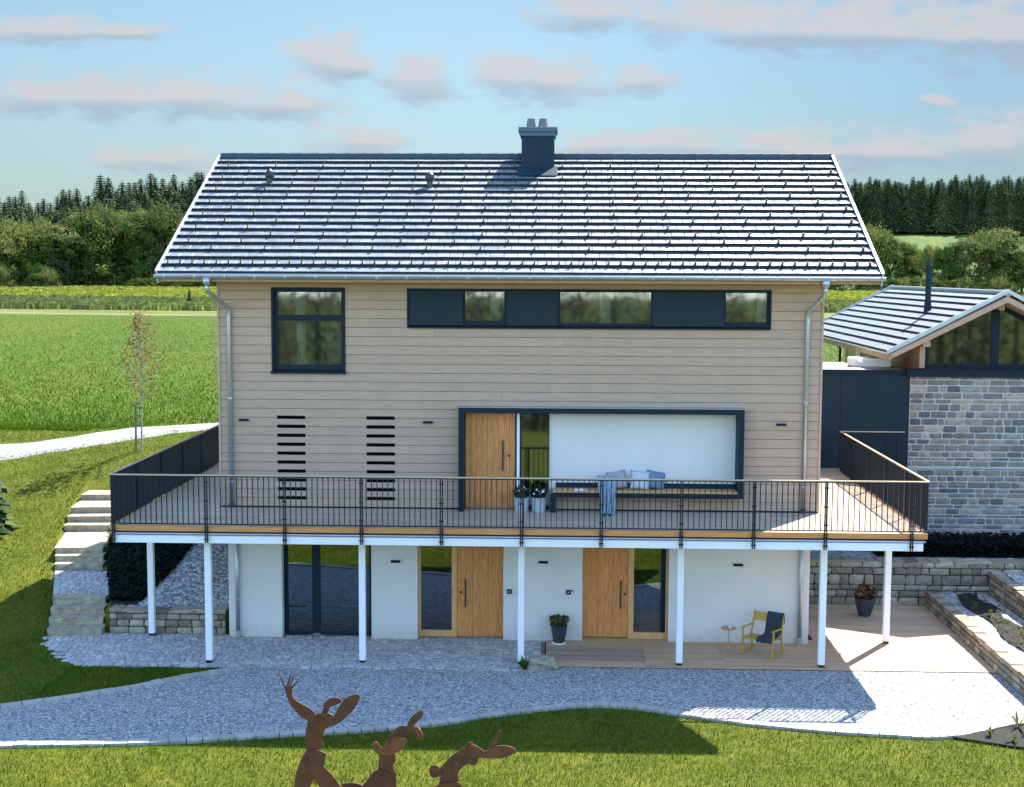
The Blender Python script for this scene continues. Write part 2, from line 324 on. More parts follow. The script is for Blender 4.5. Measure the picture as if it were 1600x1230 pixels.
def extra(m, kind):
    t = m.node_tree; n = t.nodes; l = t.links; b = n['Principled BSDF']; tcn = n.new('ShaderNodeTexCoord'); mp = n.new('ShaderNodeMapping'); l.new(tcn.outputs['Object'], mp.inputs[0])
    x = n.new('ShaderNodeTexNoise'); x.inputs['Detail'].default_value = 6; l.new(mp.outputs[0], x.inputs['Vector'])
    if kind == 'rough':
        x.inputs['Scale'].default_value = 2.2; r = n.new('ShaderNodeMapRange'); l.new(x.outputs[0], r.inputs[0]); r.inputs[1].default_value = .3; r.inputs[2].default_value = .7; r.inputs[3].default_value = .38; r.inputs[4].default_value = .54; l.new(r.outputs[0], b.inputs['Roughness']); return
    src = b.inputs['Base Color'].links[0].from_socket; mx_ = n.new('ShaderNodeMix'); mx_.data_type = 'RGBA'; l.new(src, mx_.inputs[6])
    if kind == 'streak':   # rain streaks and uneven greying of the boards
        mp.inputs['Scale'].default_value = (1.6,1,.16); x.inputs['Scale'].default_value = 1.4; r = n.new('ShaderNodeMapRange'); l.new(x.outputs[0], r.inputs[0]); r.inputs[1].default_value = .45; r.inputs[2].default_value = .75; r.inputs[4].default_value = .42; l.new(r.outputs[0], mx_.inputs[0]); mx_.inputs[7].default_value = (.36,.26,.19,1)
    else:                  # splashed dirt along the foot of the wall
        x.inputs['Scale'].default_value = 7; s_ = n.new('ShaderNodeSeparateXYZ'); l.new(tcn.outputs['Object'], s_.inputs[0]); r = n.new('ShaderNodeMapRange'); l.new(s_.outputs[2], r.inputs[0]); r.inputs[1].default_value = .38; r.inputs[2].default_value = 0; r.inputs[3].default_value = 0; r.inputs[4].default_value = .75
        mu = n.new('ShaderNodeMath'); mu.operation = 'MULTIPLY'; l.new(r.outputs[0], mu.inputs[0]); l.new(x.outputs[0], mu.inputs[1]); l.new(mu.outputs[0], mx_.inputs[0]); mx_.inputs[7].default_value = (.36,.31,.25,1)
    l.new(mx_.outputs[2], b.inputs['Base Color'])
extra(M['tile'], 'rough'); extra(M['clad'], 'streak'); extra(M['plaster'], 'splash')
# ground: lawn near the house, sown field beyond
def ground_mat():
    m = bpy.data.materials.new('grass_ground'); m.use_nodes = True; t = m.node_tree; n = t.nodes; l = t.links
    b = n['Principled BSDF']; b.inputs['Roughness'].default_value = .9; b.inputs['Specular IOR Level'].default_value = .15
    tcn = n.new('ShaderNodeTexCoord'); s = n.new('ShaderNodeSeparateXYZ'); l.new(tcn.outputs['Object'], s.inputs[0])
    def noise(sc_, det=6, st=(1,1,1)):
        mp = n.new('ShaderNodeMapping'); mp.inputs['Scale'].default_value = st; l.new(tcn.outputs['Object'], mp.inputs[0])
        x = n.new('ShaderNodeTexNoise'); x.inputs['Scale'].default_value = sc_; x.inputs['Detail'].default_value = det; x.inputs['Roughness'].default_value = .65; l.new(mp.outputs[0], x.inputs['Vector']); return x.outputs[0]
    def ramp(f, stops):
        r = n.new('ShaderNodeValToRGB'); l.new(f, r.inputs[0]); e = r.color_ramp.elements
        e[0].position, e[0].color = stops[0][0], (*stops[0][1], 1); e[1].position, e[1].color = stops[-1][0], (*stops[-1][1], 1)
        for p_, c_ in stops[1:-1]:
            q = e.new(p_); q.color = (*c_, 1)
        return r.outputs[0]
    def mix(f, a, b_):
        x = n.new('ShaderNodeMix'); x.data_type = 'RGBA'; l.new(f, x.inputs[0]); l.new(a, x.inputs[6]); l.new(b_, x.inputs[7]); return x.outputs[2]
    def step(v, a, b_):
        x = n.new('ShaderNodeMapRange'); x.interpolation_type = 'SMOOTHSTEP'; l.new(v, x.inputs[0]); x.inputs[1].default_value = a; x.inputs[2].default_value = b_; return x.outputs[0]
    lawn = ramp(noise(9), [(.3, (.025,.04,.003)), (.5, (.065,.082,.006)), (.72, (.13,.14,.008))])
    lawn2 = ramp(noise(.7, 4), [(.35, (.045,.072,.003)), (.65, (.145,.14,.015))])
    h = n.new('ShaderNodeMix'); h.data_type = 'RGBA'; h.inputs[0].default_value = .5; l.new(lawn, h.inputs[6]); l.new(lawn2, h.inputs[7])
    fld = ramp(noise(.9, 8, (1,.45,1)), [(.3, (.028,.055,.004)), (.5, (.05,.088,.006)), (.72, (.09,.12,.012))])
    fld2 = ramp(noise(.05, 4, (1,.35,1)), [(.35, (.038,.078,.005)), (.65, (.08,.11,.010))])
    h2 = n.new('ShaderNodeMix'); h2.data_type = 'RGBA'; h2.inputs[0].default_value = .45; l.new(fld, h2.inputs[6]); l.new(fld2, h2.inputs[7])
    near = mix(step(s.outputs[1], 13, 15.5), h.outputs[2], h2.outputs[2])
    strip = ramp(noise(.35, 5, (.15,1,1)), [(.35, (.065,.095,.015)), (.65, (.14,.15,.035))])
    a1 = mix(step(s.outputs[1], 133, 136), near, strip)
    hill = ramp(noise(.06, 6, (1,.5,1)), [(.35, (.028,.065,.010)), (.65, (.075,.12,.018))])
    a2 = mix(step(s.outputs[1], 300, 320), a1, hill)
    l.new(a2, b.inputs['Base Color'])
    bp = n.new('ShaderNodeBump'); bp.inputs['Strength'].default_value = .7; bp.inputs['Distance'].default_value = .06; l.new(noise(14), bp.inputs['Height']); l.new(bp.outputs[0], b.inputs['Normal'])
    return m
M['ground'] = ground_mat()
def gravel_mat(name, c0, c1, c2, scale=28):
    m = bpy.data.materials.new(name); m.use_nodes = True; t = m.node_tree; n = t.nodes; l = t.links
    b = n['Principled BSDF']; b.inputs['Roughness'].default_value = .9
    tcn = n.new('ShaderNodeTexCoord'); v = n.new('ShaderNodeTexVoronoi'); v.inputs['Scale'].default_value = scale; l.new(tcn.outputs['Object'], v.inputs['Vector'])
    sp = n.new('ShaderNodeSeparateXYZ'); l.new(v.outputs['Color'], sp.inputs[0])
    r = n.new('ShaderNodeValToRGB'); l.new(sp.outputs[0], r.inputs[0]); e = r.color_ramp.elements; e[0].color = (*c0, 1); e[1].color = (*c2, 1); q = e.new(.45); q.color = (*c1, 1)
    dd = n.new('ShaderNodeMapRange'); l.new(v.outputs['Distance'], dd.inputs[0]); dd.inputs[1].default_value = .35; dd.inputs[2].default_value = .75; dd.inputs[3].default_value = 1; dd.inputs[4].default_value = .55
    hs = n.new('ShaderNodeHueSaturation'); l.new(r.outputs[0], hs.inputs['Color']); l.new(dd.outputs[0], hs.inputs['Value']); l.new(hs.outputs[0], b.inputs['Base Color'])
    bp = n.new('ShaderNodeBump'); bp.invert = True; bp.inputs['Strength'].default_value = .9; bp.inputs['Distance'].default_value = .03; l.new(v.outputs['Distance'], bp.inputs['Height']); l.new(bp.outputs[0], b.inputs['Normal'])
    return m
M['gravel'] = gravel_mat('limestone_gravel', (.13,.135,.14), (.34,.34,.335), (.64,.62,.58), 29)
M['chip'] = gravel_mat('stone_chippings', (.18,.185,.19), (.38,.37,.36), (.62,.60,.57), 14)

# ------------------------------------------------------------------ terrain
def lerp(x, xs, zs): return float(np.interp(x, xs, zs))
def smooth(a, b, x):
    t = min(1, max(0, (x-a)/(b-a))); return t*t*(3-2*t)
STAIR = [(-3.4,-.2),(-3.75,1.2),(-4.75,3.9),(-5.0,4.7),(-5.6,7),(-5.85,8.6),(-5.9,10)]
def stair_x(y): return lerp(y, [p[1] for p in STAIR], [p[0] for p in STAIR])
def far_z(x, y):
    a = x/max(y, 1)
    z = 2.95 + 1.3*smooth(150, 330, y) + .12*math.sin(x*.05)*smooth(20, 60, y)
    wr = smooth(.0, .16, a)
    z += wr*18.5*smooth(325, 440, y) + (1-wr)*13*smooth(335, 385, y)
    return z + (8+26*wr)*smooth(500, 800, y)
def T(x, y):
    if y > 16: return far_z(x, y)
    left = lerp(y, [-2,-.1,1.3,4,5,7,8.5,12,15], [-.03,-.03,.5,.78,1.0,1.25,1.6,2.5,2.92])
    left += .035*max(0, -x-5)*smooth(-6, 3, y)
    if x < -2.9:
        z = min(left, 3.0)
        if -.35 < y < 10 and abs(x-stair_x(y)) < .72: z -= .28
        return z
    back = lerp(y, [7,11,15], [1.12,2.7,2.95])
    if x < .33:
        if y < .44: return -.03
        if y < 10: return min(.5+(y-.5)*.37, 2.62)
        return lerp(y, [10,13], [2.62,2.93])
    if x < 13.17:
        if y < .33: return -.03
        if y < 9.2: return -.12
        return lerp(y, [9.2,13], [2.7,2.93])
    if y >= 4.0: return max(back, 1.12) if y > 7 else 1.12
    k = smooth(-9, -6.5, y)
    if x > 18.68: return -.03+.91*k
    if x > 17.12: return -.03+.37*k
    return -.03
def make_ground():
    xs = list(np.arange(-16, 24.01, .4)) + [-2.93,-2.9,.3,.36,13.14,13.2,17.08,17.16,18.64,18.72]
    xs = sorted(set(np.round(xs, 3)) | set(np.round(np.concatenate([-np.geomspace(18, 2500, 40), np.geomspace(26, 2500, 40)]), 2)))
    ys = list(np.arange(-14, 17.01, .4)) + [.41,.46,.3,.36,3.97,4.03,9.15,9.25,6.97,7.05]
    ys = sorted(set(np.round(ys, 3)) | set(np.round(np.concatenate([-np.geomspace(16, 400, 14), np.geomspace(19, 3000, 70)]), 2)))
    nx, ny = len(xs), len(ys)
    vs = [(x, y, T(x, y)) for y in ys for x in xs]
    fs = [(j*nx+i, j*nx+i+1, (j+1)*nx+i+1, (j+1)*nx+i) for j in range(ny-1) for i in range(nx-1)]
    me = bpy.data.meshes.new('ground'); me.from_pydata(vs, [], fs); me.materials.append(M['ground'])
    me.polygons.foreach_set('use_smooth', [True]*len(fs))
    o = bpy.data.objects.new('ground', me); C.objects.link(o); tag(o, kind='structure'); return o
make_ground()
def sheet(name, poly, z, m, follow=False, thick=0):
    """flat polygon sheet (or one draped on the ground)"""
    bm = bmesh.new(); vs = [bm.verts.new((x, y, (T(x, y) if follow else 0)+z)) for x, y in poly]
    f = bm.faces.new(vs)
    if f.normal.z < 0: f.normal_flip()
    bmesh.ops.triangulate(bm, faces=bm.faces[:])
    if thick:
        r_ = bmesh.ops.extrude_face_region(bm, geom=bm.faces[:]); bmesh.ops.translate(bm, verts=[e for e in r_['geom'] if isinstance(e, bmesh.types.BMVert)], vec=(0,0,-thick))
        bmesh.ops.recalc_face_normals(bm, faces=bm.faces[:])
    me = bpy.data.meshes.new(name); bm.to_mesh(me); bm.free(); me.materials.append(m)
    o = bpy.data.objects.new(name, me); C.objects.link(o); tag(o, kind='structure'); return o
def crv(pts, n=6):
    """Catmull-Rom through points"""
    out = []; P_ = [pts[0]]+list(pts)+[pts[-1]]
    for i in range(1, len(P_)-2):
        p0, p1, p2, p3 = [np.array(P_[k], float) for k in (i-1, i, i+1, i+2)]
        for k in range(n):
            t = k/n; out.append(tuple(.5*((2*p1)+(-p0+p2)*t+(2*p0-5*p1+4*p2-p3)*t*t+(-p0+3*p1-3*p2+p3)*t**3)))
    out.append(tuple(pts[-1])); return out
UP = crv([(-9,-6.9),(-5.5,-6.1),(-3.07,-5.12),(-1.2,-4.0),(-.1,-3.1),(.75,-2.5),(1.25,-2.2)])
LOW = crv([(-9,-8.6),(-5.5,-8.0),(-2.2,-7.19),(.4,-6.9),(2.22,-6.49),(4.95,-5.84),(6.7,-5.0),(8.05,-4.51),(9.05,-4.5),(10.25,-4.98),(11.7,-5.5),(13.9,-5.9),(14.96,-5.85),(16.0,-5.3),(17.0,-4.9),(19,-4.9)])
GR = UP + [(7.2,-2.2),(7.35,-1.96),(17.0,-1.96),(17.0,-4.4),(19,-4.5)]
sheet('gravel_path', GR + LOW[::-1], .0, M['gravel'])
# kerb stones along both edges
def kerb(name, line, w_, label, off=0, z1=.03):
    m = MB(); acc = 0
    for (a, b) in zip(line, line[1:]):
        a, b = Vector(a), Vector(b); d = b-a; ln = d.length
        if ln < .02: continue
        d.normalize(); nn = Vector((-d.y, d.x)); k = max(1, round(ln/.30))
        for i in range(k):
            p = a+d*(ln*i/k+.008); q = a+d*(ln*(i+1)/k-.008); j = random.uniform(-.012,.012)
            vs = [p+nn*(off-w_/2+j), q+nn*(off-w_/2+j), q+nn*(off+w_/2+j), p+nn*(off+w_/2+j)]; zz = z1+random.uniform(-.006,.006)
            m.add([(v.x, v.y, -.1) for v in vs]+[(v.x, v.y, zz) for v in vs], [(0,3,2,1),(4,5,6,7),(0,1,5,4),(1,2,6,5),(2,3,7,6),(3,0,4,7)])
    o = m.build(name, M['edge']); tag(o, kind='structure'); return o
kerb('kerb', LOW, .20, '')
kerb('kerb', UP, .24, '')
# soil bed in the lower right corner
sheet('soil_bed', [(14.9,-6.0),(15.6,-5.68),(16.3,-5.32),(17.2,-5.08),(19,-5.1),(19,-6.9),(17,-6.75),(15.9,-6.45)], .02, M['soil'], thick=.06)
# track behind on the left, draped on the ground
trk = [(-40,5.2),(-25,8.6),(-14,10.8),(-9.6,12.0),(-7,14.2),(-4.6,16.2),(0,18.6),(8,20.5),(20,21)]
def draped(name, line, w_, z, m, n=8):
    line = crv(line, n); vs = []; fs = []
    for i, p in enumerate(line):
        a = Vector(line[max(0, i-1)]); b = Vector(line[min(len(line)-1, i+1)]); d = (b-a).normalized(); nn = Vector((-d.y, d.x)); ww = w_*(1+.06*math.sin(i*1.7))
        for k in range(9):
            q = Vector(p)+nn*ww*(k/8-.5); e = abs(k/8-.5)*2
            vs.append((q.x, q.y, T(q.x, q.y)+z-(.12 if k in (0, 8) else 0)))
    for i in range(len(line)-1):
        for k in range(8): fs.append((i*9+k, i*9+k+1, (i+1)*9+k+1, (i+1)*9+k))
    me = bpy.data.meshes.new(name); me.from_pydata(vs, [], fs); me.materials.append(m); o = bpy.data.objects.new(name, me); C.objects.link(o); tag(o, kind='structure'); return o
draped('gravel_track', trk, 1.45, .07, M['gravel'])
draped('field_track', [(-140,150),(-80,138),(-40,134),(10,134),(70,136),(140,140)], 1.4, .10, mat('dry_track', (.20,.19,.10), .9, noise=.6, noise_amt=.2))
# paving of small setts in front of the house
m = MB(); rows = 20
def pav_left(y): return lerp(y, [-2.45,-1.6,-.9,-.2,.2], [-2.8,-3.3,-3.85,-4.1,-4.15])
y = -2.12
row = 0
while y < .16:
    d_ = .125; x = pav_left(y)+random.uniform(-.12,.12)+(0 if row % 2 else .07)
    xr = 7.0 if y < -1.9 else 7.32
    while x < xr-.05:
        wd = random.uniform(.12,.20); x1 = min(x+wd, xr)
        m.cbox(x+.005, x1-.005, y+.005, y+d_-.005, -.06, .0+random.uniform(-.006,.006), .012)
        x = x1
    y += d_; row += 1
x = -2.7
while x < 7.1:   # irregular border stones
    wd = random.uniform(.18,.42)
    if x > 1.1 or x < .9: m.cbox(x+.01, x+wd-.01, -2.28+random.uniform(-.05,.03), -2.13, -.06, .006+random.uniform(-.01,.01), .02, jit=.012)
    x += wd
o = m.build('paving', M['paver']); tag(o, kind='structure')
sheet('paving_bed', [(-3.9,-.2),(-3.7,-.9),(-3.1,-1.6),(-2.7,-2.2),(7.1,-2.2),(7.4,-2.0),(7.4,.2),(-2.9,.2)], -.022, M['joint'])
# lower timber terrace
def boards(mb_a, mb_b, x0, x1, y0, y1, z, joints=(), pitch=.145):
    y = y0; k = 0
    while y < y1-.02:
        ye = min(y+pitch, y1)
        xs = [x0]+[j for j in joints if x0 < j < x1]+[x1]
        for a, b in zip(xs, xs[1:]):
            mb = mb_b if (mb_b is not None and b <= 9.6 and y < -.45 and y > -1.55) else mb_a
            mb.box(a+.003, b-.003, y+.003, ye-.004, z-.03, z+random.uniform(-.0015,.0015))
        y += pitch; k += 1
sheet('terrace_bed', [(7.4,-1.94),(17.02,-1.94),(17.02,3.8),(13.3,3.8),(13.3,.36),(7.4,.36)], -.024, M['tile_dark'])
ma, mb_ = MB(), MB()
boards(ma, mb_, 7.43, 17.0, -1.93, .42, .015, joints=(9.6, 11.3, 13.42))
boards(ma, None, 13.56, 17.0, .44, 3.78, .015, joints=())
terr = ma.build('timber_terrace', M['deck']); tag(terr, 'low timber terrace of long boards in front of the right hand door', 'decking')
o = mb_.build('weathered_boards', M['deck_old'], terr); tag(o, 'greyer grooved boards')
bx('edge_board', M['tile_dark'], terr, 7.43, 17.0, -1.955, -1.935, -.06, .005)
bx('bearer', M['tile_dark'], terr, 7.45, 13.5, -1.92, .3, -.05, -.018)
bx('bearer', M['tile_dark'], terr, 13.57, 16.98, -1.92, 3.75, -.05, -.019)
# chippings: left slope behind the low wall, strips by the annex and on the planted terraces
def drape_rect(name, x0, x1, y0, y1, z, m, nx=16, ny=16, edge=None, wob=0, kind='structure'):
    vs = []; fs = []
    for j in range(ny+1):
        for i in range(nx+1):
            y_ = y0+(y1-y0)*j/ny; xa, xb = (x0, x1) if edge is None else edge(y_); x_ = xa+(xb-xa)*i/nx
            vs.append((x_, y_, T(x_, y_)+z+random.uniform(-wob, wob)))
    for j in range(ny):
        for i in range(nx): fs.append((j*(nx+1)+i, j*(nx+1)+i+1, (j+1)*(nx+1)+i+1, (j+1)*(nx+1)+i))
    me = bpy.data.meshes.new(name); me.from_pydata(vs, [], fs); me.materials.append(m); o = bpy.data.objects.new(name, me); C.objects.link(o)
    tag(o, kind=kind); return o
edgeL = lambda y: (stair_x(y)+.68 if y > 1 else -2.85, lerp(y, [.6,2,3.3,6,8.5], [-2.2,-1.75,-1.5,-1.2,-1.1]))
drape_rect('chipping_slope', -1.9, .05, .5, 7.5, .03, M['chip'], edge=lambda y: (edgeL(y)[0]+.1, -.02), wob=.012)
drape_rect('chipping_bed', 13.6, 26, 4.2, 6.95, .02, M['chip'], 60, 14, wob=.01)
drape_rect('chipping_bed', 17.18, 18.55, -6, 3.75, .03, M['chip'], 12, 60, wob=.012)
drape_rect('chipping_bed', 18.92, 19.55, -6, 3.75, .03, M['chip'], 6, 60, wob=.012)
drape_rect('mulch_bed', 17.5, 18.2, -6, 3.5, .07, M['soil'], 10, 80, edge=lambda y: (17.62+.09*math.sin(y*2.1), 18.22+.08*math.sin(y*3.3+1)), wob=.03)

# ------------------------------------------------------------------ stone walls
def stone(mb, O, U, Nn, w_, h_, dep, rough_=.02):
    """lumpy dressed stone: face w x h at O along U, facing Nn"""
    n = 3; vs = []; fs = []; Zv = Vector((0,0,1)); c = min(w_, h_)*.05
    for j in range(n+1):
        for i in range(n+1):
            a, b = i/n, j/n; ed = (i in (0, n)) or (j in (0, n)); co = (i in (0, n)) and (j in (0, n))
            d = random.uniform(.3, 1)*rough_ if not ed else -random.uniform(.2, 1)*rough_*.4
            sh = c if co else 0
            px = a*w_ + (sh if i == 0 else -sh)*(1 if co else 0) + random.uniform(-.012,.012); pz = b*h_ + (sh*.6 if j == 0 else -sh*.6)*(1 if co else 0)+random.uniform(-.005,.005)
            vs.append(O + U*px + Zv*pz + Nn*d)
    for j in range(n):
        for i in range(n): fs.append((j*(n+1)+i, j*(n+1)+i+1, (j+1)*(n+1)+i+1, (j+1)*(n+1)+i))
    rim = [i for i in range(n+1)]+[(j+1)*(n+1)-1 for j in range(1, n+1)]+[n*(n+1)+i for i in range(n-1, -1, -1)]+[j*(n+1) for j in range(n-1, 0, -1)]
    b0 = len(vs)
    for k in rim: vs.append(vs[k]-Nn*dep)
    for k in range(len(rim)):
        a, b = rim[k], rim[(k+1) % len(rim)]; fs.append((b, a, b0+k, b0+(k+1) % len(rim)))
    fs.append(tuple(range(b0, b0+len(rim))))
    mb.add(vs, fs)
def stone_wall(mb, A, B, z0, ztop, rh=(.13,.22), rw=(.22,.5), gap=.022, dep=.12, rough_=.02):
    A, B = Vector((*A, 0)), Vector((*B, 0)); U = (B-A).normalized(); Nn = Vector((U.y, -U.x, 0)); ln = (B-A).length; z = z0
    while z < ztop-.03:
        h_ = min(random.uniform(*rh), ztop-z)
        if ztop-z-h_ < .07: h_ = ztop-z
        x = random.uniform(-.25, 0)
        while x < ln:
            w_ = random.uniform(*rw)*(1.0 if h_ > .15 else 1.1); x1 = min(x+w_, ln); x0 = max(x, 0)
            if x1-x0 > .07: stone(mb, A+U*(x0+gap/2)+Vector((0,0,z+gap/2)), U, Nn, x1-x0-gap, h_-gap+random.uniform(-.006,.004), dep, rough_)
            x += w_
        z += h_
def wall_thing(name, label, A, B, z0, z1, th, stone_m, core_m, cap=True, **k):
    root = empty(name, ((A[0]+B[0])/2, (A[1]+B[1])/2, z0)); tag(root, label, 'stone wall')
    m = MB(); stone_wall(m, A, B, z0, z1, **k); m.build('stonework', stone_m, root)
    a, b = Vector((*A, 0)), Vector((*B, 0)); U = (b-a).normalized(); Nn = Vector((U.y, -U.x, 0))
    vs = []
    for zz in (z0, z1-.03):
        for p in (a-Nn*.03, b-Nn*.03, b-Nn*th, a-Nn*th): vs.append((p.x, p.y, zz))
    c = MB(); c.add(vs, [(0,3,2,1),(4,5,6,7),(0,1,5,4),(1,2,6,5),(2,3,7,6),(3,0,4,7)]); c.build('core', core_m, root)
    if cap:   # irregular top stones
        t = MB(); x = 0; ln = (b-a).length
        while x < ln-.05:
            w_ = min(random.uniform(.22,.5), ln-x); zz = z1+random.uniform(-.012,.018)
            q = [a+U*(x+.006)+Nn*random.uniform(.0,.02), a+U*(x+w_-.006)+Nn*random.uniform(0,.02), a+U*(x+w_-.006)-Nn*(th-.03), a+U*(x+.006)-Nn*(th-.03)]
            t.add([(p.x, p.y, z1-.06) for p in q]+[(p.x, p.y, zz+random.uniform(-.006,.006)) for p in q], [(0,3,2,1),(4,5,6,7),(0,1,5,4),(1,2,6,5),(2,3,7,6),(3,0,4,7)])
            x += w_
        t.build('coping', stone_m, root)
    return root
wall_thing('low_stone_wall', 'low dry stone wall between the garden steps and the white house wall', (-2.75,.28), (-.02,.28), -.05, .56, .34, M['stone'], M['stone_sh'])
wall_thing('retaining_wall', 'rough stone retaining wall behind the timber terrace under the balcony', (13.6,3.8), (26,3.8), -.05, 1.16, .4, M['stone'], M['stone_sh'], rh=(.13,.27), rw=(.2,.55), rough_=.03)
wall_thing('planter_wall', 'low stone planter wall along the right edge of the timber terrace', (17.02,3.77), (17.02,-6.6), -.05, .40, .3, M['stone'], M['stone_sh'], rh=(.12,.18), rough_=.025)
wall_thing('planter_wall', 'upper stone planter wall between the mulch bed and the small right lawn', (18.6,3.77), (18.6,-6.6), .3, .92, .3, M['stone'], M['stone_sh'], rh=(.12,.18), rough_=.025)
# garden steps
def flight(name, ys, z0, rise, label):
    root = empty(name, (stair_x(ys[0]), ys[0], z0)); tag(root, label, 'steps', 'stone steps climbing the left lawn')
    for i, (ya, yb) in enumerate(zip(ys, ys[1:])):
        m = MB(); xc = stair_x((ya+yb)/2) if yb-ya < .6 else stair_x(ya+.2); z = z0+rise*(i+1)
        n = 6; hw = .64; vs = []
        xe = stair_x(yb+.02)
        for zz, inn in ((z-.30, .035), (z-.06, .02), (z, .012)):
            fr = [(xc-hw+inn+2*(hw-inn)*k/n, ya+inn+random.uniform(-.018,.018)+.10*k/n) for k in range(n+1)]
            bk = [(xe+hw-inn, yb+.12+.1), (xe-hw+inn, yb+.02)]
            vs += [(x, y, zz+(random.uniform(-.008,.008) if zz > z-.1 else 0)) for x, y in fr+bk]
        k = n+3; fs = [tuple(range(k-1, -1, -1)), tuple(2*k+q for q in range(k))]
        for lv in (0, 1):
            for q in range(k): fs.append((lv*k+q, lv*k+(q+1) % k, (lv+1)*k+(q+1) % k, (lv+1)*k+q))
        m.add(vs, fs); m.build('step', M['step'], root)
    return root
flight('garden_steps', [-.1,.25,.6,.95,1.3], 0, .16, 'lowest flight of four rough stone steps beside the low stone wall')
flight('garden_steps', [3.85,4.2,4.5,6.7], .64, .15, 'middle flight of stone steps with a long sunlit landing slab')
flight('garden_steps', [6.75,7.2,7.7,8.9,9.8], 1.09, .17, 'upper flight of stone steps beside the left balcony railing')
m = MB(); y = 1.34
while y < 3.8:   # cobbled landing
    x = stair_x(y)-.68
    while x < stair_x(y)+.66:
        wd = random.uniform(.12,.2); m.cbox(x+.005, x+wd-.005, y+.005, y+.125-.005, .5, .64+random.uniform(-.01,.01), .014); x += wd
    y += .125
o = m.build('cobbled_landing', M['paver']); tag(o, kind='structure')
# ------------------------------------------------------------------ the house
W = 13.508
house = empty('house', (W/2, 4.6, 0)); tag(house, 'two storey house with beige timber cladding, white plaster base and shiny tiled gable roof', 'house')
EY, EZ, RY, RZ = -1.024, 8.329, 4.651, 11.288
AL = Vector((0, RY-EY, RZ-EZ)); SL = AL.length; AL.normalize(); NO = Vector((0, -AL.z, AL.y))
def RP(x, s, h, o=None): return Vector((x, EY, EZ)) + AL*s + NO*h
SLOT = [(1.30,1.945),(3.335,3.98)]
H_UP = [(1.22,2.85,6.14,8.03),(4.28,12.36,7.18,8.02),(5.44,11.79,3.40,5.40),(5.44,7.55,3.0,5.40)]
slots = [(a, b, 5.115-k*.2045-.04, 5.115-k*.2045+.04) for a, b in SLOT for k in range(10)]
# cladding boards, one lap per row
m = MB(); pitch = .2045; z = 5.115-pitch*10; k = 0
while z < 8.86:
    z1 = min(z+pitch, 8.84); rv = random.random()
    cs = cells(.02, W-.02, z+.004, z1-.006, H_UP+slots)
    jx = random.choice([3.9, 4.9, 6.2, 8.8, 10.1, 7.4])+random.uniform(-.4,.4)
    for a, b, c0, c1 in cs:
        for aa, bb, rr in (((a, min(b, jx)-.0015, rv), (max(a, jx)+.0015, b, rv*.7+.2)) if a < jx < b else ((a, b, rv),)):
            if bb-aa < .01: continue
            t0 = (c0-z)/pitch; t1 = (c1-z)/pitch; yo = lambda t: -.030+.014*t   # lapped profile
            m.add([(aa,yo(t0),c0),(bb,yo(t0),c0),(bb,0,c0),(aa,0,c0),(aa,yo(t1),c1),(bb,yo(t1),c1),(bb,0,c1),(aa,0,c1)],
                  [(0,3,2,1),(4,5,6,7),(0,1,5,4),(1,2,6,5),(2,3,7,6),(3,0,4,7)], rr)
    z += pitch
m.build('cladding', M['clad'], house)
m = MB()
for a, b, c0, c1 in cells(.0, W, 3.0, 8.66, H_UP): m.box(a, b, .002, .22, c0, c1)
m.prism([(.225,3.0),(9.3,3.0),(9.3,8.62),(4.651,11.0),(.225,8.68)], 0, .2, axis='x')
m.prism([(.225,3.0),(9.3,3.0),(9.3,8.62),(4.651,11.0),(.225,8.68)], W-.2, W, axis='x')
m.box(.202, W-.202, 9.08, 9.3, 3.0, 8.5)
m.build('wall_core', M['clad_dark'], house)
m = MB()
for x0, x1 in ((-.03,.018),(W-.018,W+.03)): m = MB(); m.box(x0, x1, -.045, .05, 3.07, 8.72); m.build('corner_board', M['trim_wood'], house)
# gable cladding on the two side walls
for nm, xa, xb in (('gable_cladding', -.026, -.001), ('gable_cladding', W+.001, W+.026)):
    m = MB(); z = 3.08
    while z < 10.9:
        z1 = z+.2; ya = .055 if z1 < 8.7 else .1+(z1-8.75)/.5214
        yb = 9.3 if z1 < 8.7 else 9.3-(z1-8.75)/.5214
        if yb-ya > .2: m.box(xa, xb, ya, yb, z+.006, z1)
        z += .2045
    m.build(nm, M['clad'], house)
m = MB()
H_LO = [(1.34,3.41,-.1,2.75),(4.47,6.44,-.1,2.75),(8.25,10.21,-.1,2.75)]
for a, b, c0, c1 in cells(.11, W-.12, -.03, 2.82, H_LO): m.box(a, b, .1, .45, c0, c1)
m.box(.11, .45, .451, 9.2, -.1, 2.82); m.box(W-.46, W-.12, .451, 9.2, -.1, 2.82); m.box(.46, W-.47, 8.9, 9.2, -.1, 2.82)
m.build('plaster_wall', M['plaster'], house)
m = MB(); m.box(.21, W-.21, .23, 9.07, 2.83, 3.04); m.build('floor_slab', M['room'], house)
m = MB(); m.box(.45, W-.46, .46, 8.9, -.06, .0); m.build('ground_floor', M['room'], house)
m = MB(); m.box(.46, W-.47, 4.2, 4.3, .0, 2.8); m.box(3.9, 4.0, .46, 4.19, 0, 2.8); m.box(7.4, 7.5, .46, 4.19, 0, 2.8)
m.box(.21, W-.21, 3.6, 3.7, 3.05, 8.6); m.box(4.0, 4.1, .26, 3.59, 3.05, 8.6); m.box(7.1, 7.2, .26, 3.59, 5.72, 8.6); m.box(10.6, 10.7, .26, 3.59, 5.72, 8.6)
m.box(.21, W-.21, .26, 3.58, 5.6, 5.7)
m.build('partition', M['room'], house)
# skirting line and little shadow ledge at the foot of the cladding
bx('base_flashing', M['anth'], house, .0, 5.43, -.034, -.001, 3.052, 3.085)
bx('base_flashing', M['anth'], house, 7.68, W, -.034, -.001, 3.052, 3.085)
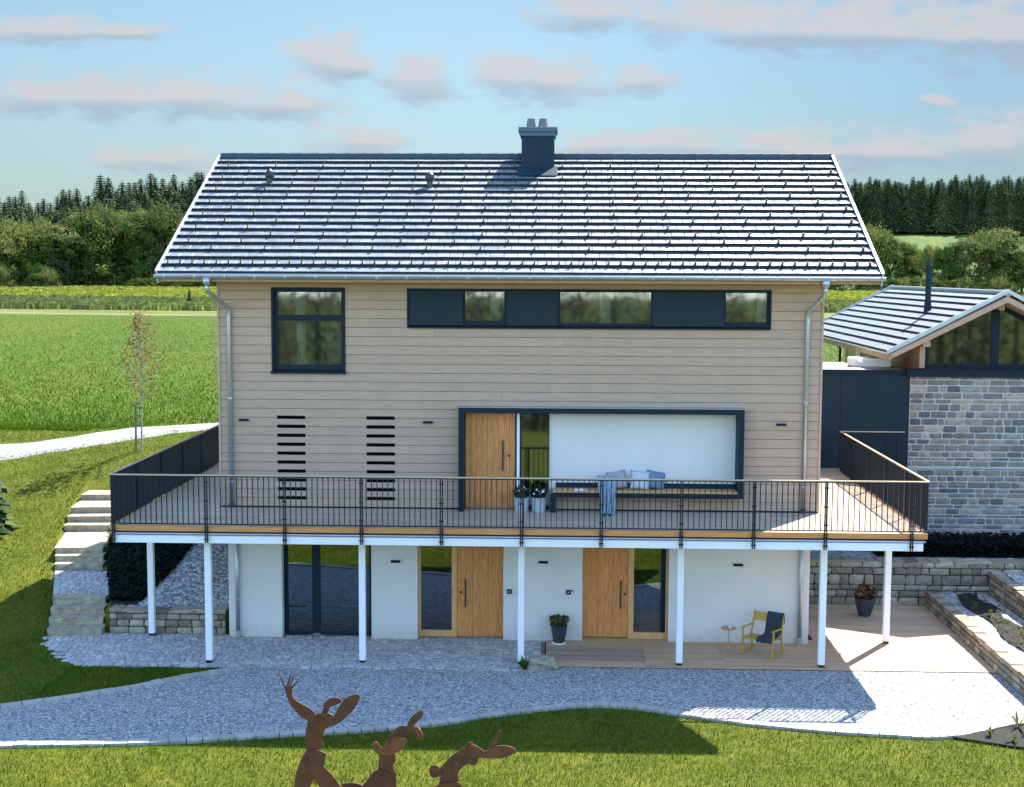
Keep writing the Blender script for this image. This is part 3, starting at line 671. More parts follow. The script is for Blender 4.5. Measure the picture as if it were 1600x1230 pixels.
# wall slots
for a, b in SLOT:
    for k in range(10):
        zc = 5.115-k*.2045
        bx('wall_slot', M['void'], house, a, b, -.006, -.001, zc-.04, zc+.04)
# --- windows
def pane(parent, gm, x0, x1, y, z0, z1):
    m = MB(); m.box(x0, x1, y, y+.012, z0, z1); return m.build('pane', gm, parent)
wf = MB(); x0, x1, z0, z1 = 1.22, 2.85, 6.14, 8.03; g = .003
wf.box(x0-.02, x0+.03, -.05, .16, z0-.01, z1+.02); wf.box(x1-.03, x1+.02, -.05, .16, z0-.01, z1+.02)
wf.box(x0+.0301, x1-.0301, -.05, .16, z1-.03, z1+.02)
wf.box(x0+.0302, x0+.10, .03, .13, z0+.06, z1-.031); wf.box(x1-.075, x1-.0302, .03, .13, z0+.06, z1-.031)
wf.box(x0+.1001, x1-.0751, .03, .13, z1-.085, z1-.031); wf.box(x0+.1001, x1-.0751, .03, .13, 7.30, 7.43); wf.box(x0+.1001, x1-.0751, .03, .13, z0+.06, z0+.17)
win = wf.build('window', M['anth'], house); tag(win, 'tall two pane window at the upper left')
pane(win, M['glass_up'], x0+.10, x1-.075, .07, 7.43, z1-.085); pane(win, M['glass_up'], x0+.10, x1-.075, .07, z0+.17, 7.30)
s_ = MB(); s_.prism([(-.085, z0-.03),(-.085, z0+.01),(.03, z0+.058),(.03, z0-.03)], x0+.031, x1-.031, axis='x'); s_.box(x0-.03, x0+.03, -.088, -.051, z0-.04, z0+.03); s_.box(x1-.03, x1+.03, -.088, -.051, z0-.04, z0+.03)
s_.build('sill', M['anth'], win)
c_ = MB()
for i in range(7): c_.tube([(1.72+i*.03, .30+.012*(i % 2), 6.2), (1.72+i*.03, .30+.012*(i % 2), 8.0)], .017, 6)
c_.build('curtain', M['curtain'], win)
c_ = MB()
for i in range(40): c_.tube([(2.25+i*.015, 1.2+.02*(i % 2), 6.2), (2.25+i*.015, 1.2+.02*(i % 2), 7.2)], .012, 5)
c_.build('curtain', M['curtain'], win)
# long window band
bm_ = MB(); X0, X1, Z0, Z1 = 4.28, 12.36, 7.18, 8.02
bm_.box(X0-.015, X0+.025, -.05, .15, Z0-.02, Z1+.02); bm_.box(X1-.025, X1+.015, -.05, .15, Z0-.02, Z1+.02)
bm_.box(X0+.0251, X1-.0251, -.05, .15, Z1-.02, Z1+.02)
bm_.prism([(-.08, Z0-.03),(-.08, Z0),(.02, Z0+.03),(.15, Z0+.03),(.15, Z0-.03)], X0+.0251, X1-.0251, axis='x')
band = bm_.build('window_band', M['anth'], house); tag(band, 'long band of small windows and flat dark panels under the eaves')
for a, b in ((4.306,5.53),(6.49,7.66),(9.74,11.34)):
    p_ = MB(); p_.cbox(a+.004, b-.004, -.028, .02, Z0+.035, Z1-.024, .004); p_.build('panel', M['anth_panel'], band)
for a, b in ((5.53,6.49),(7.66,9.74),(11.34,12.335)):
    f_ = MB(); big = b-a > 1.5
    rr_ = .02 if big else .05; bot = .10 if big else .14
    f_.box(a, a+.035, .02, .11, Z0+.031, Z1-.021); f_.box(b-rr_, b, .02, .11, Z0+.031, Z1-.021)
    f_.box(a+.0351, b-rr_-.001, .02, .11, Z0+.031, Z0+bot); f_.box(a+.0351, b-rr_-.001, .02, .11, Z1-.05, Z1-.021)
    w2 = f_.build('window', M['anth'], band); pane(w2, M['glass_up'], a+.035, b-rr_, .055, Z0+bot, Z1-.05)
    c_ = MB()
    for i in range(8):
        xx = (a+.62*(b-a) if not big else a+.45*(b-a))+i*.03+(.15 if b > 12 else 0); c_.tube([(xx, .24+.012*(i % 2), 7.2), (xx, .24+.012*(i % 2), 8.0)], .017, 6)
    c_.build('curtain', M['curtain'], w2)
# --- upstairs entrance niche with bench
nf = MB(); yf = -.35; t = .12
nf.box(5.44, 5.44+t, yf, .14, 3.052, 5.40-t-.001)
nf.box(11.79-t, 11.79, yf, .14, 3.40, 5.40-t-.001)
nf.box(5.44, 11.79, yf, .14, 5.40-t, 5.40)
nf.box(7.55, 11.79-t-.001, yf, .14, 3.40, 3.505)
nf.box(7.50, 7.62, yf, .14, 3.052, 3.399)
nf.box(7.62, 11.669, .12, .145, 3.55, 3.66)
niche = nf.build('porch_frame', M['anth'], house); tag(niche, 'dark metal box frame around the upper door and bench')
bx('frame_capping', M['zinc'], niche, 5.42, 11.81, yf-.012, -.031, 5.402, 5.412)
m = MB()
for i in range(3): m.box(7.56, 11.668, yf+.01+i*.165, yf+.165+i*.165-.006, 3.507, 3.54)
bench = m.build('bench_seat', M['oak_light'], niche)
bx('niche_back', M['plaster'], house, 7.47, 11.665, .15, .21, 3.5, 5.279)
bx('niche_cheek', M['plaster'], house, 7.47, 7.56, .15, .21, 3.052, 3.499)
def plank_door(parent, x0, x1, y, z0, z1, nb, label, mat_='oak'):
    m = MB(); wd = (x1-x0)/nb
    for i in range(nb): m.cbox(x0+i*wd+.0015, x0+(i+1)*wd-.0015, y, y+.06, z0+.01, z1, .004)
    d = m.build('door', M[mat_], parent); tag(d, label); return d
def handle(d, x, y, z0, z1, kx):
    m = MB(); m.cbox(x-.017, x+.017, y-.085, y-.055, z0, z1, .006)
    m.tube([(x, y-.06, z0+.08), (x, y+.005, z0+.08)], .011, 8); m.tube([(x, y-.06, z1-.08), (x, y+.005, z1-.08)], .011, 8); m.build('handle', M['black'], d)
    m = MB(); m.tube([(kx, y-.012, (z0+z1)/2), (kx, y+.005, (z0+z1)/2)], .03, 16); m.build('lock', M['black'], d)
d = plank_door(house, 5.57, 6.70, .1, 3.055, 5.275, 9, 'upper oak plank door inside the dark frame'); handle(d, 6.42, .1, 3.92, 4.62, 6.56)
fr = MB(); fr.box(6.70, 6.735, .07, .15, 3.055, 5.278); fr.box(6.80, 6.84, .07, .15, 3.055, 5.278); fr.box(6.841, 7.44, .07, .15, 3.055, 3.14)
sl = fr.build('sidelight', M['anth'], house); bx('jamb', M['white'], sl, 6.736, 6.799, .06, .14, 3.056, 5.277); pane(sl, M['glass_up'], 6.84, 7.46, .10, 3.14, 5.275)
bx('threshold', M['zinc'], house, 5.57, 7.46, .0, .2, 3.046, 3.054)
# --- lower doors and glazing
gf = MB(); y = .33
gf.box(1.342, 1.43, y, y+.1, 0, 2.8); gf.box(3.33, 3.408, y, y+.1, 0, 2.8); gf.box(2.0, 2.18, y, y+.1, .07, 2.8); gf.box(1.431, 1.999, y, y+.1, 0, .069); gf.box(2.181, 3.329, y, y+.1, 0, .069)
gw = gf.build('window', M['anth'], house); tag(gw, 'large dark ground floor window with one mullion'); pane(gw, M['glass'], 1.43, 2.0, y+.05, .07, 2.8); pane(gw, M['glass'], 2.18, 3.33, y+.05, .07, 2.8)
d = plank_door(house, 5.36, 6.438, .34, .0, 2.8, 3, 'left oak door on the ground floor'); handle(d, 5.56, .34, .72, 1.38, 5.45)
f_ = MB(); f_.box(5.24, 5.358, .32, .42, 0, 2.8); f_.box(4.475, 4.53, .32, .42, 0, 2.8); f_.box(4.531, 5.239, .32, .42, 0, .15)
sl = f_.build('sidelight', M['oak_light'], house); pane(sl, M['glass'], 4.53, 5.24, .37, .15, 2.8)
d = plank_door(house, 8.255, 9.30, .34, .03, 2.8, 3, 'right oak door on the ground floor'); handle(d, 9.13, .34, .72, 1.38, 9.23)
f_ = MB(); f_.box(9.302, 9.43, .32, .42, 0.01, 2.8); f_.box(9.431, 10.20, .32, .42, .01, .16); f_.box(10.16, 10.205, .32, .42, .161, 2.8)
sl = f_.build('sidelight', M['oak_light'], house); bx('frame', M['anth'], sl, 10.05, 10.159, .33, .41, .161, 2.8); pane(sl, M['glass'], 9.43, 10.05, .37, .16, 2.8)
# bar stool seen through the left sidelight
m = MB(); cx, cy = 4.95, 1.15
for a in range(4):
    an = math.pi/4+a*math.pi/2; m.tube([(cx+.10*math.cos(an), cy+.10*math.sin(an), .78), (cx+.2*math.cos(an), cy+.2*math.sin(an), .0)], .014, 6)
m.tube([(cx-.13, cy-.13, .3), (cx+.13, cy-.13, .3)], .009, 6); m.tube([(cx-.13, cy+.13, .3), (cx+.13, cy+.13, .3)], .009, 6)
st = empty('bar_stool', (cx, cy, 0)); tag(st, 'pale bar stool behind the glass beside the left ground floor door', 'stool')
m.build('frame', M['white'], st); m = MB(); m.lathe(cx, cy, [(.15,.78),(.17,.79),(.17,.81),(.15,.82)], 20); m.build('seat', M['white'], st)
# --- lamps and small wall fittings
def lamp(x, y, z, label):
    m = MB(); m.cbox(x-.11, x+.11, y-.075, y-.004, z-.028, z+.028, .014); o = m.build('wall_lamp', M['anth'], house); tag(o, label)
    m = MB(); m.box(x-.09, x+.09, y-.066, y-.012, z-.032, z-.0285); m.build('lamp_glass', M['white'], o)
for x, z, l_ in ((.55,5.05,'leftmost wall lamp on the cladding'), (4.73,5.03,'wall lamp left of the dark frame'), (12.65,5.04,'wall lamp right of the dark frame')): lamp(x, -.03, z, l_)
for x, z, l_ in ((3.97,1.81,'wall lamp between the large window and left door'), (7.35,1.83,'wall lamp between the two ground floor doors'), (11.77,1.82,'wall lamp above the rocking chair')): lamp(x, .1, z, l_)
for x in (6.58, 7.93):
    m = MB(); m.cbox(x-.055, x+.055, .075, .1, 1.08, 1.19, .008); o = m.build('door_bell', M['black'], house); m = MB(); m.tube([(x, .072, 1.135), (x, .076, 1.135)], .014, 12); m.build('button', M['white'], o)
m = MB(); m.tube([(8.0+.045*math.cos(a), .09, 1.13+.05*math.sin(a)) for a in [R(k) for k in range(10, 171, 20)]], .012, 6); m.build('hook', M['black'], house)
# --- roof
roof = MB()
th = .24
roof.prism([(EY+.10, EZ-.03), (RY, RZ-.02), (2*RY-EY, EZ-.02), (2*RY-EY, EZ-.20), (RY, RZ-.24), (EY+.10, EZ-.15)], -1.06, W+1.04, axis='x')
rf = roof.build('roof', M['trim_wood'], house); tag(rf, 'steep roof of glazed dark tiles shining blue white')
x0, x1 = -1.06, W+1.035; NR = 18; rp = SL/NR; nt_ = 52; tw = (x1-x0)/nt_
m = MB(); me_ = MB()
for k in range(NR):
    s0 = k*rp; s1 = min(s0+rp+.05, SL-.02); off = (tw/2 if k % 2 else 0)
    xs = [x0]+[x0+off+i*tw for i in range(0 if off else 1, nt_)]+[x1]
    for a, b in zip(xs, xs[1:]):
        if b-a < .02: continue
        j = random.uniform(-.002,.002); j2 = random.uniform(-.002,.002); h0 = .092; h1 = .012; c = .010
        g0 = .003
        prof = [(a+g0, h0-.012+j), (a+g0+c, h0+j), (b-g0-c*.5, h0+j2), (b-g0, h0-.006+j2)]
        vs = [RP(x, s0, h) for x, h in prof]+[RP(x, s1, h-(h0-h1)) for x, h in prof]+[RP(a+g0, s0, 0), RP(b-g0, s0, 0)]
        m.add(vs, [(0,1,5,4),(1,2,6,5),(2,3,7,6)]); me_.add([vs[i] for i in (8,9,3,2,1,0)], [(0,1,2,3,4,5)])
m.build('tiles', M['tile'], rf); me_.build('tile_edge_shade', M['tile_dark'], rf)  # front faces coloured black to paint in the shade of each course
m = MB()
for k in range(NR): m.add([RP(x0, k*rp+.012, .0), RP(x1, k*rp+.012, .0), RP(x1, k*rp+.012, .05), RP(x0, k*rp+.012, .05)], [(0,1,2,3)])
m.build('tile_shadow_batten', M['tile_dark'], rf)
m = MB(); m.prism([(RY+.03,RZ+.04),(2*RY-EY, EZ+.04),(2*RY-EY, EZ),(RY+.03,RZ)], x0, x1, axis='x'); m.build('back_tiles', M['tile'], rf)
m = MB(); x = x0
while x < x1-.05:
    b = min(x+.42, x1); m.tube([(x, RY, RZ+.035), (b, RY, RZ+.045)], .11, 10); x += .42
m.build('ridge_tiles', M['ridge'], rf, smooth=False)
m = MB()
for xa, xb in ((-1.10,-1.062), (W+1.038, W+1.078)):
    vs = [RP(xa, -.03, .10), RP(xb, -.03, .10), RP(xb, -.03, -.20), RP(xa, -.03, -.20), RP(xa, SL+.02, .10), RP(xb, SL+.02, .10), RP(xb, SL+.02, -.20), RP(xa, SL+.02, -.20)]
    m = MB(); m.add(vs, [(0,1,2,3),(7,6,5,4),(1,0,4,5),(2,1,5,6),(3,2,6,7),(0,3,7,4)])
    vs = [Vector((v.x, 2*RY-v.y+.04, v.z)) for v in vs]; m.add(vs, [(3,2,1,0),(4,5,6,7),(5,4,0,1),(6,5,1,2),(7,6,2,3),(4,7,3,0)]); m.build('verge_trim', M['zinc_light'], rf)
m = MB()   # bright metal flange on top of each verge
for xa, xb in ((-1.105,-1.045), (W+1.02, W+1.08)):
    m = MB(); m.add([RP(xa, -.03, .103), RP(xb, -.03, .103), RP(xb, SL, .103), RP(xa, SL, .103), RP(xa, -.03, .118), RP(xb, -.03, .118), RP(xb, SL, .118), RP(xa, SL, .118)], [(0,3,2,1),(4,5,6,7),(0,1,5,4),(1,2,6,5),(2,3,7,6),(3,0,4,7)]); m.build('verge_flange', M['zinc_light'], rf)
# gutter with brackets, eaves flashing
m = MB(); gz = EZ-.01; gy = EY-.06
prof = [(gy+.075*math.cos(a), gz+.075*math.sin(a)) for a in [R(180+k*20) for k in range(10)]]; prof2 = [(gy+.067*math.cos(a), gz+.067*math.sin(a)) for a in [R(180+k*20) for k in range(10)]][::-1]
m.prism(prof+prof2, -1.12, W+1.10, axis='x'); m.tube([(-1.12, gy-.075, gz), (W+1.10, gy-.075, gz)], .011, 6)
m.box(-1.12, -1.115, gy-.07, gy+.07, gz-.07, gz); m.box(W+1.095, W+1.10, gy-.07, gy+.07, gz-.07, gz)
gut = m.build('gutter', M['zinc'], rf)
m = MB(); x = -.9
while x < W+1: m.box(x, x+.025, gy-.085, gy-.078, gz-.05, gz+.012); m.box(x, x+.025, gy-.08, gy+.07, gz-.083, gz-.077); x += .66
m.build('gutter_bracket', M['zinc'], gut)
m = MB(); m.add([RP(x0, -.10, .03), RP(x1, -.10, .03), RP(x1, .02, .035), RP(x0, .02, .035)], [(0,1,2,3)]); m.build('eaves_flashing', M['zinc_light'], rf)
# snow guards
def guard(x, s):
    g_ = MB(); g_.add([RP(x-.013, s-.02, .02), RP(x+.013, s-.02, .02), RP(x+.013, s+.03, .17), RP(x-.013, s+.03, .17), RP(x-.013, s+.12, .15), RP(x+.013, s+.12, .15), RP(x+.013, s+.18, .02), RP(x-.013, s+.18, .02)],
        [(0,1,2,3),(3,2,5,4),(4,5,6,7),(0,3,4,7),(1,6,5,2)]); return g_
pos = []
x = x0+.15
while x < x1: pos.append((x, rp*1-.02)); x += .268
for k in range(3, 17):
    x = x0+.35+((k*1) % 2)*.6+(.55 if k % 4 > 1 else 0)*0
    while x < x1-.1: pos.append((x, rp*k-.02)); x += 1.205
pos.sort(key=lambda p_: p_[1]); rest = MB()
for i, (x, s) in enumerate(pos):
    g_ = guard(x, s)
    if i < 100: g_.build('snow_guard', M['black'], rf)
    else: rest.v += []; rest.add(g_.v, g_.f)
o = rest.build('snow_guard_rows', M['black'], rf); tag(o, kind='stuff')
# roof vents and chimney
for x, s in ((.52, 4.72), (4.49, 4.56)):
    p = RP(x, s, .05); v_ = MB(); v_.tube([p-Vector((0,0,.12)), p+Vector((0,0,.16))], .075, 12); v_.tube([p+Vector((0,-.0,.12)), p+Vector((0,0,.20)), p+Vector((0,0,.30)), p+Vector((0,0,.36))], [.10,.12,.10,.03], 12)
    v_.build('roof_vent', M['black'], rf)
cy0, cy1 = 3.97, 4.80
ch = bx('chimney', M['chim'], rf, 6.70, 7.52, cy0, cy1, 10.6, 11.90, ch=.01)
m = MB(); m.cbox(6.62, 7.60, cy0-.08, cy1+.08, 11.901, 12.02, .012); m.cbox(6.66, 7.56, cy0-.04, cy1+.04, 11.80, 11.90, .01); m.build('chimney_cap', mat('chimney_cap_metal', (.07,.11,.145), .6, spec=.2), ch)
for i in range(4): bx('cladding_seam', M['anth'], ch, 6.697, 7.523, cy0-.003, cy1+.003, 11.1+i*.18, 11.106+i*.18)
for x in (6.93, 7.23):
    m = MB(); m.lathe(x, 4.38, [(.135,12.021),(.13,12.05),(.095,12.26),(.10,12.27),(.085,12.275),(.08,12.2)], 20); m.build('chimney_pot', M['grey'], ch, smooth=False)
m = MB(); p0, p1 = (3.55-EY)/AL.y, 0
m.add([RP(6.62, 5.15, .095), RP(7.60, 5.15, .095), RP(7.60, 5.75, .095), RP(6.62, 5.75, .095), RP(6.62, 5.15, .085), RP(7.60, 5.15, .085), RP(7.60, 5.75, .085), RP(6.62, 5.75, .085)], [(0,1,2,3),(7,6,5,4),(0,4,5,1),(1,5,6,2),(2,6,7,3),(3,7,4,0)]); m.build('chimney_flashing', M['chim'], rf)
# --- downpipes
def pipe(label, top, bends, x, y, z0, foot):
    m = MB(); m.tube(bends, .048, 12); m.tube([top, top-Vector((0,0,.10)), top-Vector((0,0,.17))], [.10,.085,.05], 12)
    o = m.build('downpipe', M['zinc'], house, smooth=True); tag(o, label)
    k = MB(); zz = z0+.6
    while zz < bends[-2 if len(bends) > 2 else 0][2]-.2 or zz < 6.9: k = MB(); k.tube([(x, y, zz-.02), (x, y, zz+.02)], .056, 12); k.build('pipe_clip', M['zinc'], o); zz += 1.9
    k = MB(); k.tube([(x, y, z0+.004), (x, y, z0+.10)], [.075,.06], 12); k.build('pipe_foot', M['black'] if foot else M['zinc'], o); return o
gy_ = gy
pipe('upper left zinc downpipe with a swan neck', Vector((.02, gy_, 8.26)), [(.02,gy_,8.12),(.02,gy_,8.02),(.06,gy_+.08,7.93),(.22,-.16,7.62),(.25,-.09,7.55),(.25,-.085,7.4),(.26,-.085,3.12)], .255, -.085, 3.05, True)
pipe('upper right zinc downpipe with a swan neck', Vector((13.36, gy_, 8.26)), [(13.36,gy_,8.12),(13.36,gy_,8.02),(13.34,gy_+.08,7.93),(13.20,-.16,7.62),(13.18,-.09,7.55),(13.18,-.085,7.4),(13.17,-.085,3.12)], 13.175, -.085, 3.05, True)
for x, l_ in ((.33,'lower left zinc downpipe'), (13.18,'lower right zinc downpipe')):
    m = MB(); m.tube([(x, .035, .0), (x, .035, 2.8)], .048, 12); o = m.build('downpipe', M['zinc'], house, smooth=True); tag(o, l_)
    m = MB(); m.tube([(x, .035, .01), (x, .035, .16)], .058, 12); m.build('pipe_foot', M['zinc'], o); m = MB(); m.tube([(x, .035, .9), (x, .035, .93)], .055, 12); m.build('pipe_clip', M['zinc'], o)

# ------------------------------------------------------------------ balcony
bal = empty('balcony', (6.75, -1.2, 3.05)); tag(bal, 'long wooden balcony deck on white steel posts wrapping around the house front', 'balcony')
DX0, DX1, DP = -1.75, 15.30, -2.344
m = MB(); boards(m, None, DX0, DX1, DP+.02, -.04, 3.05, joints=(1.1, 4.7, 8.8, 12.4))
boards(m, None, DX0, -.03, -.04, 9.4, 3.05, joints=())
boards(m, None, W+.03, DX1, -.04, 6.42, 3.05); boards(m, None, W+.03, 17.25, 6.42, 6.98, 3.05)
m.build('deck_boards', M['deck_up'], bal)
for i, (a, b) in enumerate(zip((DX0, .2, 3.4, 6.2, 9.06, 12.2), (.2, 3.4, 6.2, 9.06, 12.2, DX1))):
    bx('edge_board', M['fascia'], bal, a+.002, b-.002, DP-.012, DP+.018, 2.935, 3.05)
bx('edge_board', M['fascia'], bal, DX0-.03, DX0-.001, DP-.012, 9.4, 2.935, 3.05); bx('edge_board', M['fascia'], bal, DX1+.001, DX1+.03, DP-.012, 6.38, 2.935, 3.05)
m = MB(); m.box(DX0+.03, DX1-.03, DP+.03, -.05, 2.86, 3.0); m.box(DX0+.03, -.05, -.049, 9.3, 2.86, 3.0); m.box(W+.05, DX1-.03, -.049, 6.3, 2.86, 3.0); m.box(W+.05, 17.2, 6.301, 6.95, 2.86, 3.0)
m.build('joist_layer', M['tile_dark'], bal)
m = MB(); m.tube([(DX0+.02, DP-.03, 2.885), (DX1-.02, DP-.03, 2.885)], .020, 8)
x = -1.3
while x < 15.2: m.box(x, x+.03, DP-.06, DP-.0, 2.862, 2.868); x += .83
m.build('drip_gutter', M['zinc'], bal)
m = MB(); m.cbox(DX0+.03, DX1-.05, DP+.0, DP+.13, 2.68, 2.845, .006); m.cbox(DX0+.03, DX0+.15, DP+.135, 9.2, 2.68, 2.845, .006); m.cbox(DX1-.17, DX1-.05, DP+.135, 6.2, 2.68, 2.845, .006)
for x in (.21, 3.5, 6.9, 10.3, 13.33): m.box(x-.05, x+.05, DP+.135, .09, 2.70, 2.84)
m.build('beam', M['white'], bal)
bx('soffit', M['white'], bal, DX0+.16, DX1-.18, DP+.14, .09, 2.846, 2.858)
for x, y, z in ((-1.70,.13,.0),(.18,-1.93,0),(3.48,-1.78,0),(6.90,-1.72,0),(10.30,-1.72,.02),(13.33,-1.72,.02),(15.17,.22,.02)):
    zt = 2.699 if y < 0 else 2.679
    m = MB(); m.cbox(x-.068, x+.068, y-.068, y+.068, z+.05, zt, .008); o = m.build('support_post', M['white'], bal)
    m = MB(); m.cbox(x-.06, x+.06, y-.06, y+.06, z-.03, z+.05, .004); m.build('post_foot', M['black'], o)
# railings
def baluster(x, y, along_x): 
    m = MB()
    if along_x: m.box(x-.0075, x+.0075, y-.016, y+.016, 3.105, 4.10)
    else: m.box(x-.018, x+.018, y-.0075, y+.0075, 3.105, 4.10)
    return m
def railing(label, A, B, posts, n_parts=100, pitch=.114, start=.05):
    ax = abs(B[0]-A[0]) > abs(B[1]-A[1]); m = MB(); fx = A[1] if ax else A[0]; a0, a1 = (A[0], B[0]) if ax else (A[1], B[1])
    bar = (lambda mb, p, q, t0, t1, w_, ch_: mb.cbox(p, q, fx-w_, fx+w_, t0, t1, ch_)) if ax else (lambda mb, p, q, t0, t1, w_, ch_: mb.cbox(fx-w_, fx+w_, p, q, t0, t1, ch_))
    bar(m, a0, a1, 3.085, 3.105, .022, .003); bar(m, a0, a1, 4.10, 4.122, .022, .003)
    rail = m.build('railing', M['rail'], bal); tag(rail, label)
    m = MB(); bar(m, a0-.02, a1+.02, 4.123, 4.150, .024, .005); m.build('handrail', M['rail_top'], rail)
    for p in posts:
        m = MB()
        for s in (-.021, .021): 
            if ax: m.box(p+s-.013, p+s+.013, fx-.045, fx-.0225, 2.70, 4.12)
            else: m.box(fx-.045, fx-.0225, p+s-.013, p+s+.013, 2.70, 4.12)
        for zz in (4.0, 3.22, 2.95, 2.78, 3.6):
            if ax: m.box(p-.05, p+.05, fx-.052, fx-.0455, zz-.015, zz+.015)
            else: m.box(fx-.052, fx-.0455, p-.05, p+.05, zz-.015, zz+.015)
        m.build('railing_post', M['rail'], rail)
    k = 0; p = a0+start; rest = MB()
    while p < a1-.03:
        if True:
            b_ = baluster(p if ax else fx, fx if ax else p, ax)
            if k < n_parts: b_.build('baluster', M['rail'], rail)
            else: rest.add(b_.v, b_.f)
            k += 1
        p += pitch
    if rest.v: tag(rest.build('baluster_rows', M['rail'], rail), kind='stuff')
railing('front railing with thin dark balusters and a pale handrail', (DX0, DP-.02), (DX1, DP-.02), (-1.70,.28,1.94,3.56,5.24,6.92,8.58,10.24,11.74,13.22,14.99))
railing('left side railing running back beside the house', (DX0-.02, DP+.02), (DX0-.02, 9.3), (-.6,1.2,3.0,4.8,6.6,8.4))
railing('right side railing running back to the dark wall', (DX1+.02, DP+.02), (DX1+.02, 6.4), (-.6,1.2,3.0,4.8))
railing('short rear railing in front of the dark wall', (DX1+.02, 6.42), (17.03, 6.42), (16.9,))

# ------------------------------------------------------------------ annex on the right
annex = empty('annex_building', (20, 11, 1)); tag(annex, 'low annex on the right with grey stone wall, glazed gable and shiny roof', 'building')
m = MB(); stone_wall(m, (17.30, 6.95), (26.0, 6.95), 1.05, 5.60, rh=(.08,.21), rw=(.16,.6), gap=.026, dep=.1, rough_=.02); m.build('stone_wall', M['stone_grey'], annex)
bx('mortar_core', M['mortar'], annex, 17.30, 26.0, 6.962, 7.35, 1.05, 5.60)
bx('ledge', M['zinc_light'], annex, 17.30, 26.0, 6.90, 6.96, 3.075, 3.10)
bx('sill_beam', M['anth'], annex, 17.18, 26.0, 6.84, 7.3, 5.601, 5.80)
bx('coping', M['anth'], annex, 17.6, 26.0, 6.80, 7.2, 5.801, 5.83)
AX, AZ, AE, AEZ, AY0, AY1 = 19.64, 7.86, 16.55, 6.29, 6.30, 18.8
ta = (AZ-AEZ)/(AX-AE)
m = MB(); tk = .20
m.prism([(AE, AEZ-.03), (AX, AZ-.03), (2*AX-AE, AEZ-.03), (2*AX-AE, AEZ-tk), (AX, AZ-tk-.02), (AE, AEZ-tk)], AY0+.06, AY1-.02, axis='y')
ar = m.build('roof', M['trim_wood'], annex); tag(ar, 'low gable roof with pale shining tile rows')
m = MB(); sl_ = math.hypot(AX-AE, AZ-AEZ); ua = Vector(((AX-AE)/sl_, 0, (AZ-AEZ)/sl_)); na = Vector((-ua.z, 0, ua.x)); NR2 = 10; rp2 = sl_/NR2; me_ = MB()
for sgn in (1, -1):
    for k in range(NR2):
        y = AY0+.02-(.15 if k % 2 else 0)
        while y < AY1:
            ya, yb = max(y, AY0+.02), min(y+.30, AY1)
            if yb-ya > .03:
                P_ = lambda s, h, yy: (lambda v: Vector((v.x if sgn > 0 else 2*AX-v.x, yy, v.z)))(Vector((AE, 0, AEZ))+ua*s+na*h)
                j = random.uniform(-.002,.002); s0 = k*rp2; s1 = min(s0+rp2+.03, sl_)
                vs = [P_(s0, .075+j, ya+.002), P_(s0, .075+j, yb-.002), P_(s1, .012+j, yb-.002), P_(s1, .012+j, ya+.002), P_(s0, 0, ya+.002), P_(s0, 0, yb-.002)]
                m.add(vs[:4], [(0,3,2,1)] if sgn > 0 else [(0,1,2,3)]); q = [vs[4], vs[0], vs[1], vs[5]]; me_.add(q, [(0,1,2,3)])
            y += .30
m.build('tiles', M['tile2'], ar); me_.build('tile_edge_shade', M['tile_dark'], ar)  # annex course shade likewise put into the edge colour
m = MB(); m.tube([(AX, AY0, AZ+.03), (AX, AY1, AZ+.03)], .09, 10); m.build('ridge_tiles', M['tile2'], ar)
m = MB()   # metal verge along the front rake
for sgn in (1, -1):
    q = [(AE-.06, AEZ-.04), (AX, AZ+.04), (AX, AZ+.15), (AE-.06, AEZ+.07)]
    if sgn < 0: q = [(2*AX-a, b) for a, b in q]
    m = MB(); m.prism(q, AY0-.03, AY0+.10, axis='y'); m.build('verge_trim', M['zinc'], ar); m = MB(); m.prism(q, AY1, AY1+.05, axis='y'); m.build('verge_trim', M['zinc'], ar)
m = MB()
for sgn in (1, -1):
    q = [(AE+.12, AEZ-.12), (AX, AZ-.20), (AX, AZ-.05), (AE+.02, AEZ-.04)]
    if sgn < 0: q = [(2*AX-a, b) for a, b in q]
    m.prism(q, AY0+.0, AY0+.055, axis='y')
m.build('barge_board', M['trim_wood'], ar)
m = MB(); gy2 = AE-.05
prof = [(gy2+.06*math.cos(a), AEZ-.0+.06*math.sin(a)) for a in [R(180+k*20) for k in range(10)]]; prof += [(gy2+.052*math.cos(a), AEZ+.052*math.sin(a)) for a in [R(180+k*20) for k in range(10)]][::-1]
m.prism(prof, AY0, AY1, axis='y'); m.build('gutter', M['zinc'], ar)
m = MB(); m.tube([(AE, 17.2, 6.2), (AE+.1, 17.2, 6.12), (17.35, 17.2, 5.95), (17.5, 17.2, 5.8), (17.5, 17.2, 3.0)], .045, 8); m.build('downpipe', M['anth'], annex, smooth=True)
# glazed gable
gx0 = 17.70; GY = 7.15
def rz(x): return AEZ+(x-AE if x < AX else 2*AX-AE-x)*ta
m = MB()
m.prism([(gx0+.0, 5.83), (gx0+.13, 5.83), (gx0+.13, rz(gx0+.13)-.24), (gx0, rz(gx0)-.24)], GY, GY+.12)
m.box(gx0+.131, AX-.13, GY, GY+.12, 5.831, 5.95); m.box(AX+.09, 2*AX-gx0-.13, GY, GY+.12, 5.831, 5.95)
m.box(AX-.129, AX+.089, GY, GY+.12, 5.831, rz(AX-.1)-.24)
m.prism([(gx0+.131, rz(gx0+.13)-.36), (AX-.131, rz(AX-.13)-.36), (AX-.131, rz(AX-.13)-.22), (gx0+.131, rz(gx0+.13)-.22)], GY, GY+.12)
m.prism([(AX+.09, rz(AX+.09)-.22), (AX+.09, rz(AX+.09)-.36), (2*AX-gx0-.13, rz(gx0+.13)-.36), (2*AX-gx0-.13, rz(gx0+.13)-.22)], GY, GY+.12)
